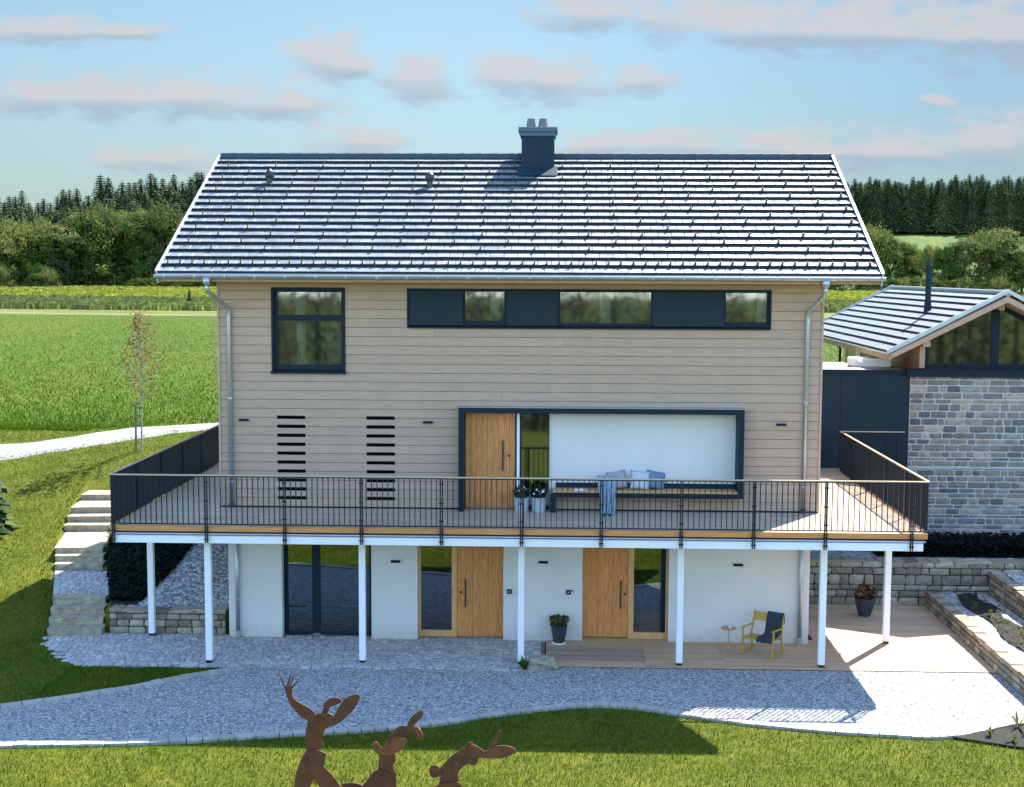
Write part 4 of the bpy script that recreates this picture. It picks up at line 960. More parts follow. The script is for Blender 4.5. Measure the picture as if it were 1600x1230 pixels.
gwn = m.build('gable_window', M['anth'], annex)
for sgn in (1, -1):
    q = [(gx0+.13, 5.95), (AX-.13, 5.95), (AX-.13, rz(AX-.13)-.36), (gx0+.13, rz(gx0+.13)-.36)]
    if sgn < 0: q = [(AX+.09, 5.95), (2*AX-gx0-.13, 5.95), (2*AX-gx0-.13, rz(gx0+.13)-.36), (AX+.09, rz(AX+.09)-.36)]
    m = MB(); m.prism(q, GY+.05, GY+.06); m.build('pane', M['glass_up'], gwn)
m = MB(); m.box(17.55, 17.69, 7.02, 7.2, 5.835, rz(17.6)-.2); m.build('timber_post', M['trim_wood'], annex); m = MB(); m.box(AX-.09, AX+.06, AY0+.4, GY-.001, rz(AX)-.42, rz(AX)-.24); m.build('purlin', M['trim_wood'], annex); m = MB(); m.box(17.52, 17.72, 6.6, 6.98, rz(17.55)-.36, rz(17.55)-.2)
m.build('purlin', M['trim_wood'], annex)
m = MB()   # side wall boards
z = 3.0
while z < 6.55: m.box(17.62, 17.65, 7.25, 17.0, z+.004, z+.196); z += .2
m.build('side_cladding', M['clad'], annex)
m = MB(); m.box(17.652, 17.8, 7.36, 17.0, 1.05, 6.60); m.box(17.8, 22, 16.8, 17.0, 1.0, 6.6); m.box(21.6, 21.75, 7.36, 16.79, 1.05, 6.6); m.build('wall_core', M['room'], annex)
sw = bx('side_window', M['anth'], annex, 17.59, 17.62, 15.0, 16.4, 4.2, 6.05); bx('pane', M['glass_up'], sw, 17.585, 17.589, 15.1, 16.3, 4.3, 5.95)
bx('shutter', M['white'], annex, 17.54, 17.60, 14.3, 14.95, 4.2, 6.1)
m = MB(); p = Vector((18.45, 9.7, 7.15)); m.tube([p, p+Vector((0,0,1.55))], .085, 14); m.tube([p+Vector((0,0,.0)), p+Vector((0,0,.42))], [.12,.10], 14)
fl = m.build('flue', M['chim'], annex, smooth=False); tag(fl, 'dark round flue pipe')
m = MB(); m.tube([p+Vector((0,0,1.5)), p+Vector((0,0,1.58))], .11, 14); m.tube([p+Vector((0,0,1.62)), p+Vector((0,0,1.66))], .11, 14)
for a in range(3): m.tube([p+Vector((.08*math.cos(a*2.1), .08*math.sin(a*2.1), 1.55)), p+Vector((.08*math.cos(a*2.1), .08*math.sin(a*2.1), 1.64))], .008, 5)
m.build('flue_cowl', M['black'], fl)
# flat roofed dark connector
con = empty('connector_building', (15.4, 9, 3)); tag(con, 'flat roofed anthracite metal link between the house and the stone annex', 'building')
for a, b in ((13.60,14.93),(14.936,15.43),(15.436,17.29)):
    m = MB(); m.cbox(a, b, 7.0, 7.06, 1.0, 5.66, .004); m.build('wall_panel', M['anth_panel'], con)
bx('wall_core', M['clad_dark'], con, 13.6, 17.29, 7.07, 10.4, 1.0, 5.70)
m = MB(); m.box(13.58, 17.25, 6.96, 7.06, 5.661, 5.78); m.build('roof_edge', M['anth'], con)
m = MB(); m.box(13.58, 17.25, 7.061, 10.4, 5.702, 5.76); m.build('flat_roof', M['edge'], con)
bx('coping', M['zinc_light'], con, 13.58, 15.9, 6.95, 7.10, 5.781, 5.795)
m = MB(); m.cbox(16.0, 17.1, 8.3, 9.0, 5.76, 6.02, .03); m.cbox(16.15, 16.3, 8.2, 8.29, 5.85, 5.95, .01)
u_ = empty('roof_unit', (16.5,8.6,5.76)); tag(u_, 'small white unit lying on the flat roof beside the annex eaves', 'roof unit'); m.build('casing', M['white'], u_)
m = MB(); m.cbox(15.6, 15.62, 6.9, 6.97, 4.2, 4.5, .003)

# ------------------------------------------------------------------ plants in pots
def leaf_clump(mb, c, rad, n, size, flat=.8, droop=0):
    for _ in range(n):
        d = Vector(RNG.normal(size=3)); d.normalize(); rr = RNG.uniform(.35, 1)**.6
        p = Vector(c)+Vector((d.x*rad[0], d.y*rad[1], d.z*rad[2]))*rr
        nrm = (d*.6+Vector(RNG.normal(size=3))*.6+Vector((0,0,.5))).normalized(); a = nrm.orthogonal().normalized(); a = Matrix.Rotation(RNG.uniform(0, 6.28), 3, nrm) @ a; b = nrm.cross(a)
        s = size*RNG.uniform(.6, 1.3)
        mb.add([p-a*s*.5, p+b*s*.32-nrm*s*.08, p+a*s*.5, p-b*s*.32-nrm*s*.08], [(0,1,2),(0,2,3)], float(RNG.random()))
def potted(name, label, cx, cy, z, prof, potm, leafmat, lc, lr, n, size, group=None, flowers=0):
    root = empty(name, (cx, cy, z)); tag(root, label, 'potted plant', group)
    m = MB(); m.lathe(cx, cy, [(r_, z+h_) for r_, h_ in prof], 28); m.build('pot', potm, root, smooth=False)
    m = MB(); leaf_clump(m, (cx, cy, z+lc), lr, n, size); 
    for _ in range(8): a = random.uniform(0, 6.28); m.tube([(cx, cy, z+prof[-1][1]-.05), (cx+lr[0]*.6*math.cos(a), cy+lr[1]*.6*math.sin(a), z+lc+lr[2]*.3)], .006, 4)
    m.build('foliage', leafmat, root)
    if flowers:
        m = MB(); leaf_clump(m, (cx, cy-.06, z+lc+.02), (lr[0]*.8, lr[1]*.8, lr[2]*.9), flowers, .085); m.build('flowers', M['petal'], root)
potted('potted_plant', 'dark tapered pot with bronze green leaves in front of the white wall between the doors', 7.72, -.15, .045, [(.125,0),(.13,.01),(.175,.28),(.19,.36),(.19,.39),(.17,.39),(.165,.34)], M['pot_dark'], M['leaf_pot'], .50, (.24,.2,.14), 260, .11)
m = MB(); m.lathe(7.72, -.15, [(.15,.0155),(.16,.02),(.16,.042),(.14,.044)], 24); pl_ = empty('pot_saucer', (7.72,-.15,.016)); tag(pl_, 'pale round saucer under the dark pot between the doors', 'saucer'); m.build('dish', M['white'], pl_)
potted('potted_plant', 'dark round pot with rusty brown leaves under the right end of the balcony', 15.25, 2.70, .016, [(.14,0),(.15,.01),(.23,.3),(.25,.42),(.26,.46),(.23,.46),(.21,.4)], M['pot_dark'], M['leaf_brown'], .6, (.28,.26,.18), 240, .13)
G_ = 'flower pots beside the upper door'
PR = [(.14,0),(.145,.01),(.17,.30),(.18,.33),(.18,.34),(.16,.34),(.155,.3)]
potted('flower_pot', 'left galvanised pot with white flowers beside the upper oak door', 6.86, -.30, 3.052, PR, M['galv'], M['leaf_black'], .46, (.2,.18,.16), 200, .09, G_, 16)
potted('flower_pot', 'right galvanised pot with white flowers in front of the narrow upper glass', 7.24, -.28, 3.052, PR, M['galv'], M['leaf_black'], .46, (.2,.18,.16), 200, .09, G_, 16)
# boulder with a tuft beside it
def boulder(name, label, c, r_):
    bm = bmesh.new(); bmesh.ops.create_icosphere(bm, subdivisions=3, radius=1)
    for v in bm.verts:
        q = v.co.copy(); k = 1+.16*math.sin(q.x*4.1+q.y*2.3)+.12*math.sin(q.z*5.2+q.x*3)+random.uniform(-.03,.03)
        mx_ = max(abs(q.x), abs(q.y), abs(q.z)); q = q.lerp(q/mx_, .55)*k*.85
        v.co = Vector((c[0]+q.x*r_[0], c[1]+q.y*r_[1], max(c[2]+q.z*r_[2], -.05)))
    me = bpy.data.meshes.new(name); bm.to_mesh(me); bm.free(); me.materials.append(M['step']); at = me.attributes.new('rnd', 'FLOAT', 'FACE')
    o = bpy.data.objects.new(name, me); C.objects.link(o); tag(o, label, 'stone'); return o
boulder('boulder', 'pale rough boulder at the corner of the paving and timber terrace', (7.36,-2.02,.10), (.36,.22,.18))
def strap_plant(name, label, c, n, ln, leafmat, spread=.5, width=.03):
    root = empty(name, c); tag(root, label, 'plant'); m = MB()
    for _ in range(n):
        a = random.uniform(0, 6.28); l_ = ln*random.uniform(.6, 1.1); out = spread*random.uniform(.4, 1.2); d = Vector((math.cos(a), math.sin(a), 0)); s = Vector((-d.y, d.x, 0))*width; P_ = Vector(c); r_ = random.random()
        pts = [P_+d*(out*l_*t)+Vector((0,0,l_*(t-.45*t*t*out))) for t in (0,.35,.7,1)]
        vs = []
        for i, q in enumerate(pts): ww = (.6,1,.8,.05)[i]; vs += [q-s*ww, q+s*ww]
        m.add(vs, [(0,1,3,2),(2,3,5,4),(4,5,7,6)], r_)
    m.build('leaves', leafmat, root); return root
strap_plant('garden_plant', 'small green plant with strap leaves at the foot of the middle white post', (6.98,-2.2,0), 26, .34, M['leaf_bright'], .7)
for i, (x, y) in enumerate(((15.6,-5.9),(16.3,-5.85),(16.25,-5.45),(15.9,-6.2))):
    strap_plant('young_plant', ['first tiny green plant in the dark soil bed, nearest the kerb tip','tiny green plant in the middle of the corner soil bed','tallest young plant in the corner soil bed beside the gravel','tiny green plant on the lawn side of the corner soil bed'][i], (x, y, .02), 12, .2 if i != 2 else .35, M['leaf_willow'], .8, .02)
m = MB()
for _ in range(55):
    y_ = random.uniform(-5, 3.2); x_ = 17.9+.25*random.uniform(-1, 1); leaf_clump(m, (x_, y_, T(x_, y_)+.12), (.06,.06,.05), 9, .06)
o = m.build('planter_seedlings', M['leaf_willow']); tag(o, 'tiny scattered seedlings growing in the dark mulch strip of the right planter', 'ground cover', kind='stuff')
# dark evergreen cover
def cover(name, label, x0, x1, y0, y1, n, edge=None, h=.22, leafmat='ivy', size=.10):
    m = MB()
    for _ in range(n):
        y_ = random.uniform(y0, y1); xa, xb = (x0, x1) if not edge else edge(y_); x_ = random.uniform(xa, xb); z_ = T(x_, y_)+h*random.random()
        nrm = Vector((random.gauss(0,.5), random.gauss(-.2,.5), 1)).normalized(); a = nrm.orthogonal(); a = Matrix.Rotation(random.uniform(0,6.28), 3, nrm) @ a; b = nrm.cross(a); s = size*random.uniform(.6,1.4); p = Vector((x_, y_, z_))
        m.add([p-a*s*.5, p+b*s*.35, p+a*s*.5, p-b*s*.35], [(0,1,2,3)])
    o = m.build(name, M[leafmat]); tag(o, label, 'ground cover', kind='stuff'); return o
edgeL = lambda y: (stair_x(y)+.68 if y > 1 else -2.85, lerp(y, [.6,2,3.3,6,8.5], [-2.2,-1.75,-1.5,-1.2,-1.1]))
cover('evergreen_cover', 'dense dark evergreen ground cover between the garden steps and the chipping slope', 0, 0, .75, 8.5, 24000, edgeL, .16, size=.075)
drape_rect('soil_bank', -3, -1.8, .6, 8.5, .045, M['soil'], 10, 40, edge=lambda y: (stair_x(y)+.70 if y > 1.2 else -2.85, edgeL(y)[1]-.02), wob=.02)
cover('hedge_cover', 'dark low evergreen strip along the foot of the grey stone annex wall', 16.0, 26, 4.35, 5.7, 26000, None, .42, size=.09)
drape_rect('soil_strip', 15.9, 26, 4.3, 5.75, .035, M['soil'], 30, 6, wob=.015)

# ------------------------------------------------------------------ furniture
def obj_t(name, loc, rz, label, cat, group=None):
    r_ = empty(name, loc); r_.rotation_euler = (0, 0, rz); tag(r_, label, cat, group); return r_
def lb(m, name, mat_, root, smooth=False):
    """link a part whose shape is given in its thing's own coordinates"""
    o = m.build(name, mat_, None, smooth); o.parent = root; return o
ch_ = obj_t('rocking_chair', (12.22, -.78, .016), R(-32), 'mustard yellow rocking chair with a dark blue throw in front of the white wall', 'chair')
def bar(mb, p, q, w_, t_):
    p, q = Vector(p), Vector(q); d = (q-p).normalized(); s = d.cross(Vector((1,0,0)) if abs(d.x) < .8 else Vector((0,1,0))).normalized(); u = s.cross(d)
    vs = []
    for c0 in (p, q):
        for a, b in ((-1,-1),(1,-1),(1,1),(-1,1)): vs.append(c0+u*a*w_/2+s*b*t_/2)
    mb.add(vs, [(0,3,2,1),(4,5,6,7),(0,1,5,4),(1,2,6,5),(2,3,7,6),(3,0,4,7)])
# chair faces -y (towards the camera); x half width .29
for sx_ in (-1, 1):
    X_ = .36*sx_
    m = MB(); m.tube([(X_, y_, .015+.42*(1-math.cos((y_-.02)*.95))) for y_ in np.linspace(-.42, .46, 14)], .014, 8); lb(m, 'rocker', M['yellow'], ch_, True)
    m = MB(); bar(m, (X_, -.27, .03), (X_, -.24, .60), .034, .034); lb(m, 'front_leg', M['yellow'], ch_)
    m = MB(); bar(m, (X_, .26, .03), (X_*.98, .20, .42), .034, .034); bar(m, (X_*.98, .20, .40), (X_*.95, .36, .86), .032, .034); lb(m, 'rear_leg', M['yellow'], ch_)
    m = MB(); bar(m, (X_, -.31, .61), (X_, .27, .575), .05, .022); lb(m, 'armrest', M['yellow'], ch_)
m = MB(); bar(m, (-.36, -.24, .375), (.36, -.24, .375), .03, .04); bar(m, (-.36, .2, .34), (.36, .2, .34), .03, .04); lb(m, 'seat_rail', M['yellow'], ch_)
m = MB()
for i in range(5): m.cbox(-.35, .35, -.23+i*.088, -.15+i*.088, .375-.008*i, .392-.008*i, .004)
lb(m, 'seat', M['yellow'], ch_)
m = MB(); vs = []
q0, q1 = Vector((0,.305,.66)), Vector((0,.352,.85)); nn_ = Vector((0,-.97,.24))*.009
m.add([(-.345,*(q0-nn_)[1:]),(.345,*(q0-nn_)[1:]),(.345,*(q1-nn_)[1:]),(-.345,*(q1-nn_)[1:]),(-.345,*(q0+nn_)[1:]),(.345,*(q0+nn_)[1:]),(.345,*(q1+nn_)[1:]),(-.345,*(q1+nn_)[1:])], [(0,1,2,3),(7,6,5,4),(0,4,5,1),(1,5,6,2),(2,6,7,3),(3,7,4,0)])
lb(m, 'backrest', M['yellow'], ch_)
def cloth(name, label, path, x0, x1, mat_, loc, rz, fold=.01, n=14, cat='blanket', thick=.012, taper=0):
    vs = []; fs = []; k = len(path)
    for i, (y_, z_) in enumerate(path):
        for j in range(n+1):
            t_ = j/n; e = math.sin(t_*math.pi*5+i*.25)*fold*(.4+i/k); tp = taper*(i/k)
            vs.append(((x0+(x1-x0)*(t_*(1-2*tp)+tp))+math.sin(i*.9)*.01, y_-abs(e)-.0, z_+e*.5))
    for i in range(k-1):
        for j in range(n): fs.append((i*(n+1)+j, i*(n+1)+j+1, (i+1)*(n+1)+j+1, (i+1)*(n+1)+j))
    me = bpy.data.meshes.new(name); me.from_pydata(vs, [], fs); me.materials.append(M[mat_]); me.polygons.foreach_set('use_smooth', [True]*len(fs))
    o = bpy.data.objects.new(name, me); C.objects.link(o); o.location = loc; o.rotation_euler = (0,0,rz); tag(o, label, cat)
    md = o.modifiers.new('s', 'SOLIDIFY'); md.thickness = thick; md2 = o.modifiers.new('b', 'SUBSURF'); md2.levels = md2.render_levels = 1; return o
cloth('throw', 'dark blue woven throw draped over the right half of the rocking chair', [(.40,.62),(.39,.78),(.375,.88),(.345,.885),(.31,.80),(.275,.68),(.24,.56),(.20,.46),(.12,.42),(0,.415),(-.12,.42),(-.2,.425),(-.27,.40),(-.285,.33)], -.03, .35, 'darkcloth', (12.22,-.78,.016), R(-32), .008)
tb = obj_t('side_table', (11.50, -.55, .016), R(20), 'small round copper coloured tripod side table left of the rocking chair', 'table')
m = MB(); m.lathe(0, 0, [(.10,.485),(.165,.497),(.175,.515),(.17,.518),(.155,.507),(.05,.505)], 30); lb(m, 'table_top', M['terracotta'], tb)
m = MB(); m.tube([(0,0,.15),(0,0,.487)], .014, 10); lb(m, 'column', M['terracotta'], tb)
for a in range(3):
    m = MB(); an = a*2.094+.4; m.tube([(0,0,.19),(.21*math.cos(an), .21*math.sin(an), .0+.01)], .013, 8); lb(m, 'leg', M['terracotta'], tb)
m = MB(); m.lathe(0, 0, [(.02,0),(.03,.003),(.034,.035),(.03,.037),(.026,.008)], 16); cp_ = obj_t('cup', (11.53,-.53,.523), 0, 'tiny white cup on the round side table', 'cup'); lb(m, 'bowl', M['white'], cp_)
m = MB(); m.tube([(.034,0,.03),(.052,0,.024),(.050,0,.012),(.032,0,.008)], .004, 6); lb(m, 'handle', M['white'], cp_)
# cushions, blanket and book on the bench
def cushion(label, x, y, z, w_, h_, t_, rx, ry, rz, mat_, group='cushions on the bench'):
    n = 10; bm = bmesh.new(); grid = {}
    for s in (1, -1):
        for i in range(n+1):
            for j in range(n+1):
                a, b = i/n*2-1, j/n*2-1; ed = abs(a) == 1 or abs(b) == 1
                if s == -1 and ed: grid[(s,i,j)] = grid[(1,i,j)]; continue
                th_ = t_*(max(0, 1-a**4)*max(0, 1-b**4))**.6*(1+.12*math.sin(a*5+x*9)*math.cos(b*4)); pin = 1-.07*(1-b*b)*abs(a)-.07*(1-a*a)*abs(b)
                grid[(s,i,j)] = bm.verts.new((a*w_/2*pin, -s*th_/2, b*h_/2*pin+h_/2))
    for s in (1, -1):
        for i in range(n):
            for j in range(n):
                q = [grid[(s,i,j)], grid[(s,i+1,j)], grid[(s,i+1,j+1)], grid[(s,i,j+1)]]
                bm.faces.new(q if s == 1 else q[::-1])
    me = bpy.data.meshes.new('cushion'); bm.to_mesh(me); bm.free(); me.materials.append(M[mat_]); me.polygons.foreach_set('use_smooth', [True]*len(me.polygons))
    o = bpy.data.objects.new('cushion', me); C.objects.link(o); o.location = (x, y, z); o.rotation_euler = (R(rx), R(ry), R(rz)); tag(o, label, 'cushion', group)
cushion('taupe cushion leaning on the bench, leftmost and half behind the blanket', 9.05, -.02, 3.543, .44, .42, .14, -16, -10, 8, 'cush_g')
cushion('pale grey cushion in the middle of the row on the bench', 9.50, -.07, 3.543, .44, .43, .15, -16, 3, -6, 'cush_w')
cushion('dark blue grey cushion at the right end of the row on the bench', 9.86, .0, 3.543, .44, .43, .14, -18, 9, 10, 'cush_b')
cloth('blanket', 'light blue wool blanket hanging over the bench edge down to the balcony floor', [(.02,3.80),(-.02,3.86),(-.09,3.80),(-.14,3.66),(-.20,3.575),(-.28,3.572),(-.355,3.57),(-.385,3.5),(-.39,3.38),(-.40,3.25),(-.41,3.13),(-.45,3.075),(-.55,3.068),(-.66,3.066)], 8.56, 8.98, 'blanket', (0,0,0), 0, .085, 26, thick=.014, taper=.14)
bk = obj_t('book', (7.98+.18, -.22, 3.542), R(8), 'open white booklet lying on the left part of the bench', 'book')
m = MB(); m.add([(-.13,-.09,.0),(0,-.09,.004),(0,.09,.004),(-.13,.09,.0),(-.13,-.09,.018),(0,-.09,.03),(0,.09,.03),(-.13,.09,.018)], [(0,3,2,1),(4,5,6,7),(0,1,5,4),(1,2,6,5),(2,3,7,6),(3,0,4,7)]); lb(m, 'page_block', M['paper'], bk)
m = MB(); m.add([(.13,-.09,.0),(0.001,-.09,.004),(0.001,.09,.004),(.13,.09,.0),(.13,-.09,.018),(0.001,-.09,.03),(0.001,.09,.03),(.13,.09,.018)], [(0,1,2,3),(7,6,5,4),(0,4,5,1),(1,5,6,2),(2,6,7,3),(3,7,4,0)]); lb(m, 'page_block', M['paper'], bk)

# ------------------------------------------------------------------ rusty steel hares on the front lawn
def plate(root, name, pts, y, k, ox, oz, zx=0, rough_=0, yaw=0, n=3):
    """steel plate outline (drawn in small units), rounded corners, 16 mm thick"""
    P_ = [(ox+a*k, oz-b*k) for a, b in pts]
    sm = []; N_ = len(P_)
    for i in range(N_):
        p0, p1, p2, p3 = [np.array(P_[j % N_]) for j in (i-1, i, i+1, i+2)]
        for t in (0, .5): sm.append(tuple(.5*((2*p1)+(-p0+p2)*t*.9+(2*p0-5*p1+4*p2-p3)*t*t*.9+(-p0+3*p1-3*p2+p3)*t**3*.9)) if t else tuple(p1))
    cx = sum(a for a, b in sm)/len(sm)
    bm = bmesh.new(); vs = [bm.verts.new((a, 0, b)) for a, b in sm]; f = bm.faces.new(vs)
    f.normal_update()
    if f.normal.y > 0: f.normal_flip()
    bmesh.ops.triangulate(bm, faces=bm.faces[:])
    r_ = bmesh.ops.extrude_face_region(bm, geom=bm.faces[:]); bmesh.ops.translate(bm, verts=[e for e in r_['geom'] if isinstance(e, bmesh.types.BMVert)], vec=(0,.016,0))
    bmesh.ops.recalc_face_normals(bm, faces=bm.faces[:])
    for v in bm.verts:
        d = v.co.x-cx; v.co.x = cx+d*math.cos(yaw)-v.co.y*math.sin(yaw); v.co.y = y+v.co.y*math.cos(yaw)+d*math.sin(yaw)
    me = bpy.data.meshes.new(name); bm.to_mesh(me); bm.free(); me.materials.append(M['rust'])
    at = me.attributes.new('rnd', 'FLOAT', 'FACE'); rv = random.random(); at.data.foreach_set('value', np.full(len(me.polygons), rv, dtype=np.float32))
    o = bpy.data.objects.new(name, me); C.objects.link(o); o.parent = root; o.matrix_parent_inverse = Matrix.Translation(-Vector(root.location)); return o
def foot(root, x0, x1): 
    m = MB(); m.cbox(x0, x1, -10.25, -9.75, -.03, .0, .004); m.build('base_plate', M['rust'], root)
k1 = .01*200/1330; SC = .00986/.01
ox1, oz1 = 3.44+(425-440)*.00986, 2.18-(1045-1060)*.01
g_h = 'rusty steel hare sculptures on the lawn'
h1 = empty('hare_sculpture', (4.0,-10,0)); tag(h1, 'tallest rusty steel hare figure raising one arm with spread fingers', 'sculpture', g_h)
plate(h1, 'arm', [(80,65),(94,78),(140,180),(150,178),(190,62),(204,64),(176,172),(184,172),(216,76),(230,80),(196,182),(268,122),(278,130),(210,205),(212,240),(208,285),(250,330),(300,360),(360,390),(410,425),(450,475),(465,520),(440,580),(380,545),(310,510),(250,450),(200,390),(165,320),(140,250),(130,200)], -10.02, k1, ox1, oz1)
plate(h1, 'torso', [(372,540),(420,500),(470,465),(560,462),(620,482),(632,520),(600,590),(545,630),(525,680),(505,740),(525,800),(515,825),(470,850),(355,860),(335,800),(345,740),(340,680),(350,610)], -10.0, k1, ox1, oz1)
plate(h1, 'head', [(500,470),(530,410),(520,385),(540,350),(580,320),(620,303),(680,308),(715,325),(690,360),(640,385),(600,395),(572,455),(545,500)], -9.98, k1, ox1, oz1)
plate(h1, 'ear', [(590,500),(640,478),(680,410),(730,330),(790,280),(870,260),(908,285),(890,340),(850,410),(770,490),(690,550),(600,585),(585,540)], -10.04, k1, ox1, oz1, yaw=.25)
plate(h1, 'leg', [(350,855),(440,850),(450,1000),(430,1140),(380,1250),(340,1400),(330,1545),(200,1545),(205,1330),(215,1200),(240,1080),(290,960)], -9.98, k1, ox1, oz1, yaw=-.15)
plate(h1, 'leg', [(400,850),(480,856),(555,880),(545,940),(530,1020),(610,1100),(700,1225),(750,1350),(760,1545),(640,1545),(620,1380),(560,1290),(480,1230),(410,1120),(375,980)], -10.03, k1, ox1, oz1)
foot(h1, 3.55, 4.5)
k2 = .01/3.556; ox2, oz2 = 3.44+(400-440)*.00986, 2.18-(1030-1060)*.01
h2 = empty('hare_sculpture', (5.15,-10,0)); tag(h2, 'middle rusty steel hare figure tilting its head back with two small ears', 'sculpture', g_h)
plate(h2, 'muzzle', [(637,475),(648,455),(668,455),(690,485),(712,462),(740,435),(780,420),(825,428),(832,445),(820,470),(790,500),(740,525),(690,527),(650,505)], -10.04, k2, ox2, oz2)
plate(h2, 'head', [(720,460),(730,420),(760,385),(795,366),(850,375),(872,395),(845,430),(790,450),(740,470)], -10.0, k2, ox2, oz2, yaw=.3)
plate(h2, 'ear', [(822,392),(832,352),(850,320),(878,295),(905,278),(918,288),(910,320),(875,352),(852,396)], -9.98, k2, ox2, oz2)
plate(h2, 'ear', [(845,372),(890,368),(918,402),(920,430),(905,440),(880,420),(855,395)], -10.02, k2, ox2, oz2, yaw=-.4)
plate(h2, 'torso', [(680,515),(755,520),(765,560),(748,596),(768,640),(768,720),(760,800),(620,800),(630,700),(668,612)], -10.0, k2, ox2, oz2)
plate(h2, 'leg', [(575,720),(610,670),(645,620),(700,612),(745,650),(760,720),(758,820),(755,908),(590,908),(580,800)], -10.04, k2, ox2, oz2, yaw=.1)
plate(h2, 'leg', [(462,708),(500,697),(540,697),(585,712),(610,760),(600,908),(540,908),(530,780),(490,740)], -9.97, k2, ox2, oz2)
foot(h2, 4.7, 5.7)
k3 = .01/8; ox3, oz3 = 3.44+(640-440)*.00986, 2.18-(1130-1060)*.01
h3 = empty('hare_sculpture', (6.2,-10,0)); tag(h3, 'lowest rusty steel hare figure leaning right with two long swept back ears', 'sculpture', g_h)
plate(h3, 'paw', [(245,560),(270,515),(320,495),(365,518),(388,570),(390,610),(365,645),(300,658),(258,625)], -10.05, k3, ox3, oz3)
plate(h3, 'torso', [(380,550),(430,490),(520,390),(600,335),(690,270),(740,215),(785,235),(850,330),(850,430),(822,500),(770,505),(722,490),(620,570),(600,620),(605,720),(600,900),(380,900),(372,720),(385,650)], -10.0, k3, ox3, oz3)
plate(h3, 'ear', [(740,250),(800,240),(860,270),(920,315),(980,300),(1080,250),(1180,240),(1270,262),(1322,308),(1250,360),(1150,400),(1000,410),(880,400),(790,420),(740,330)], -10.03, k3, ox3, oz3)
plate(h3, 'ear', [(985,280),(1030,200),(1070,120),(1122,76),(1145,92),(1130,150),(1090,200),(1040,265)], -9.97, k3, ox3, oz3, yaw=.5)
plate(h3, 'leg', [(250,850),(290,795),(360,748),(450,725),(590,712),(640,740),(660,900),(640,1100),(600,1188),(420,1188),(400,1000),(330,900)], -10.05, k3, ox3, oz3)
foot(h3, 5.75, 6.6)

# ------------------------------------------------------------------ trees
def limb(mb, p, q, r0, r1, n=6, bend=.1):
    p, q = Vector(p), Vector(q); d = q-p; o = Vector((random.uniform(-1,1), random.uniform(-1,1), 0))*d.length*bend
    pts = [p, p+d*.35+o*.6, p+d*.7+o, q]; mb.tube(pts, [r0, r0*.8+r1*.2, r0*.4+r1*.6, r1], n)
def broad_meshes(h, wd, nclump, nleaf, size, low=.03, willow=False):
    tr = MB(); cr_ = MB(); tr.tube([(0,0,-.6), (0,0,h*.15), (random.uniform(-.2,.2), random.uniform(-.2,.2), h*.45), (random.uniform(-.6,.6), random.uniform(-.6,.6), h*.8)], [h*.028, h*.022, h*.014, .06], 8)
    lobes = []
    for i in range(random.randint(6, 9)):
        a = random.uniform(0, 6.28); rr = wd*.5*random.uniform(.2,.62); zz = h*random.uniform(low+.12,.82); lobes.append((rr*math.cos(a), rr*math.sin(a), zz, wd*random.uniform(.20,.32), h*random.uniform(.14,.24)))
    lobes.append((0,0,h*.8,wd*.24,h*.19))
    for lx, ly, lz, lr, lh in lobes: limb(tr, (0,0,lz*.5), (lx, ly, lz), h*.010, .05)
    for i in range(nclump):
        lx, ly, lz, lr, lh = random.choice(lobes); d = Vector(RNG.normal(size=3)); d.z = abs(d.z)*1.1-.35; d.normalize(); rr = RNG.uniform(.80, 1.08)
        c = Vector((lx+d.x*lr*rr, ly+d.y*lr*rr, max(lz+d.z*lh*rr, h*low))); cs = size*RNG.uniform(1.1, 1.9); rv = RNG.random()
        for _ in range(nleaf):
            e = Vector(RNG.normal(size=3)); p = c+Vector((e.x*cs*.55, e.y*cs*.55, e.z*cs*(.8 if willow else .42)))
            nrm = (d*1.0+e*.28+Vector((0,0,.25))).normalized(); a = nrm.orthogonal().normalized(); a = Matrix.Rotation(RNG.uniform(0,6.28), 3, nrm) @ a
            if willow: a = (a*.5+Vector((0,0,-1))).normalized()
            b = nrm.cross(a).normalized(); s = size*RNG.uniform(.45, 1.0); cr_.add([p-a*s*.6, p+b*s*.38, p+a*s*.6, p-b*s*.38], [(0,1,2,3)], float((rv*.6+RNG.random()*.4)))
    return tr, cr_
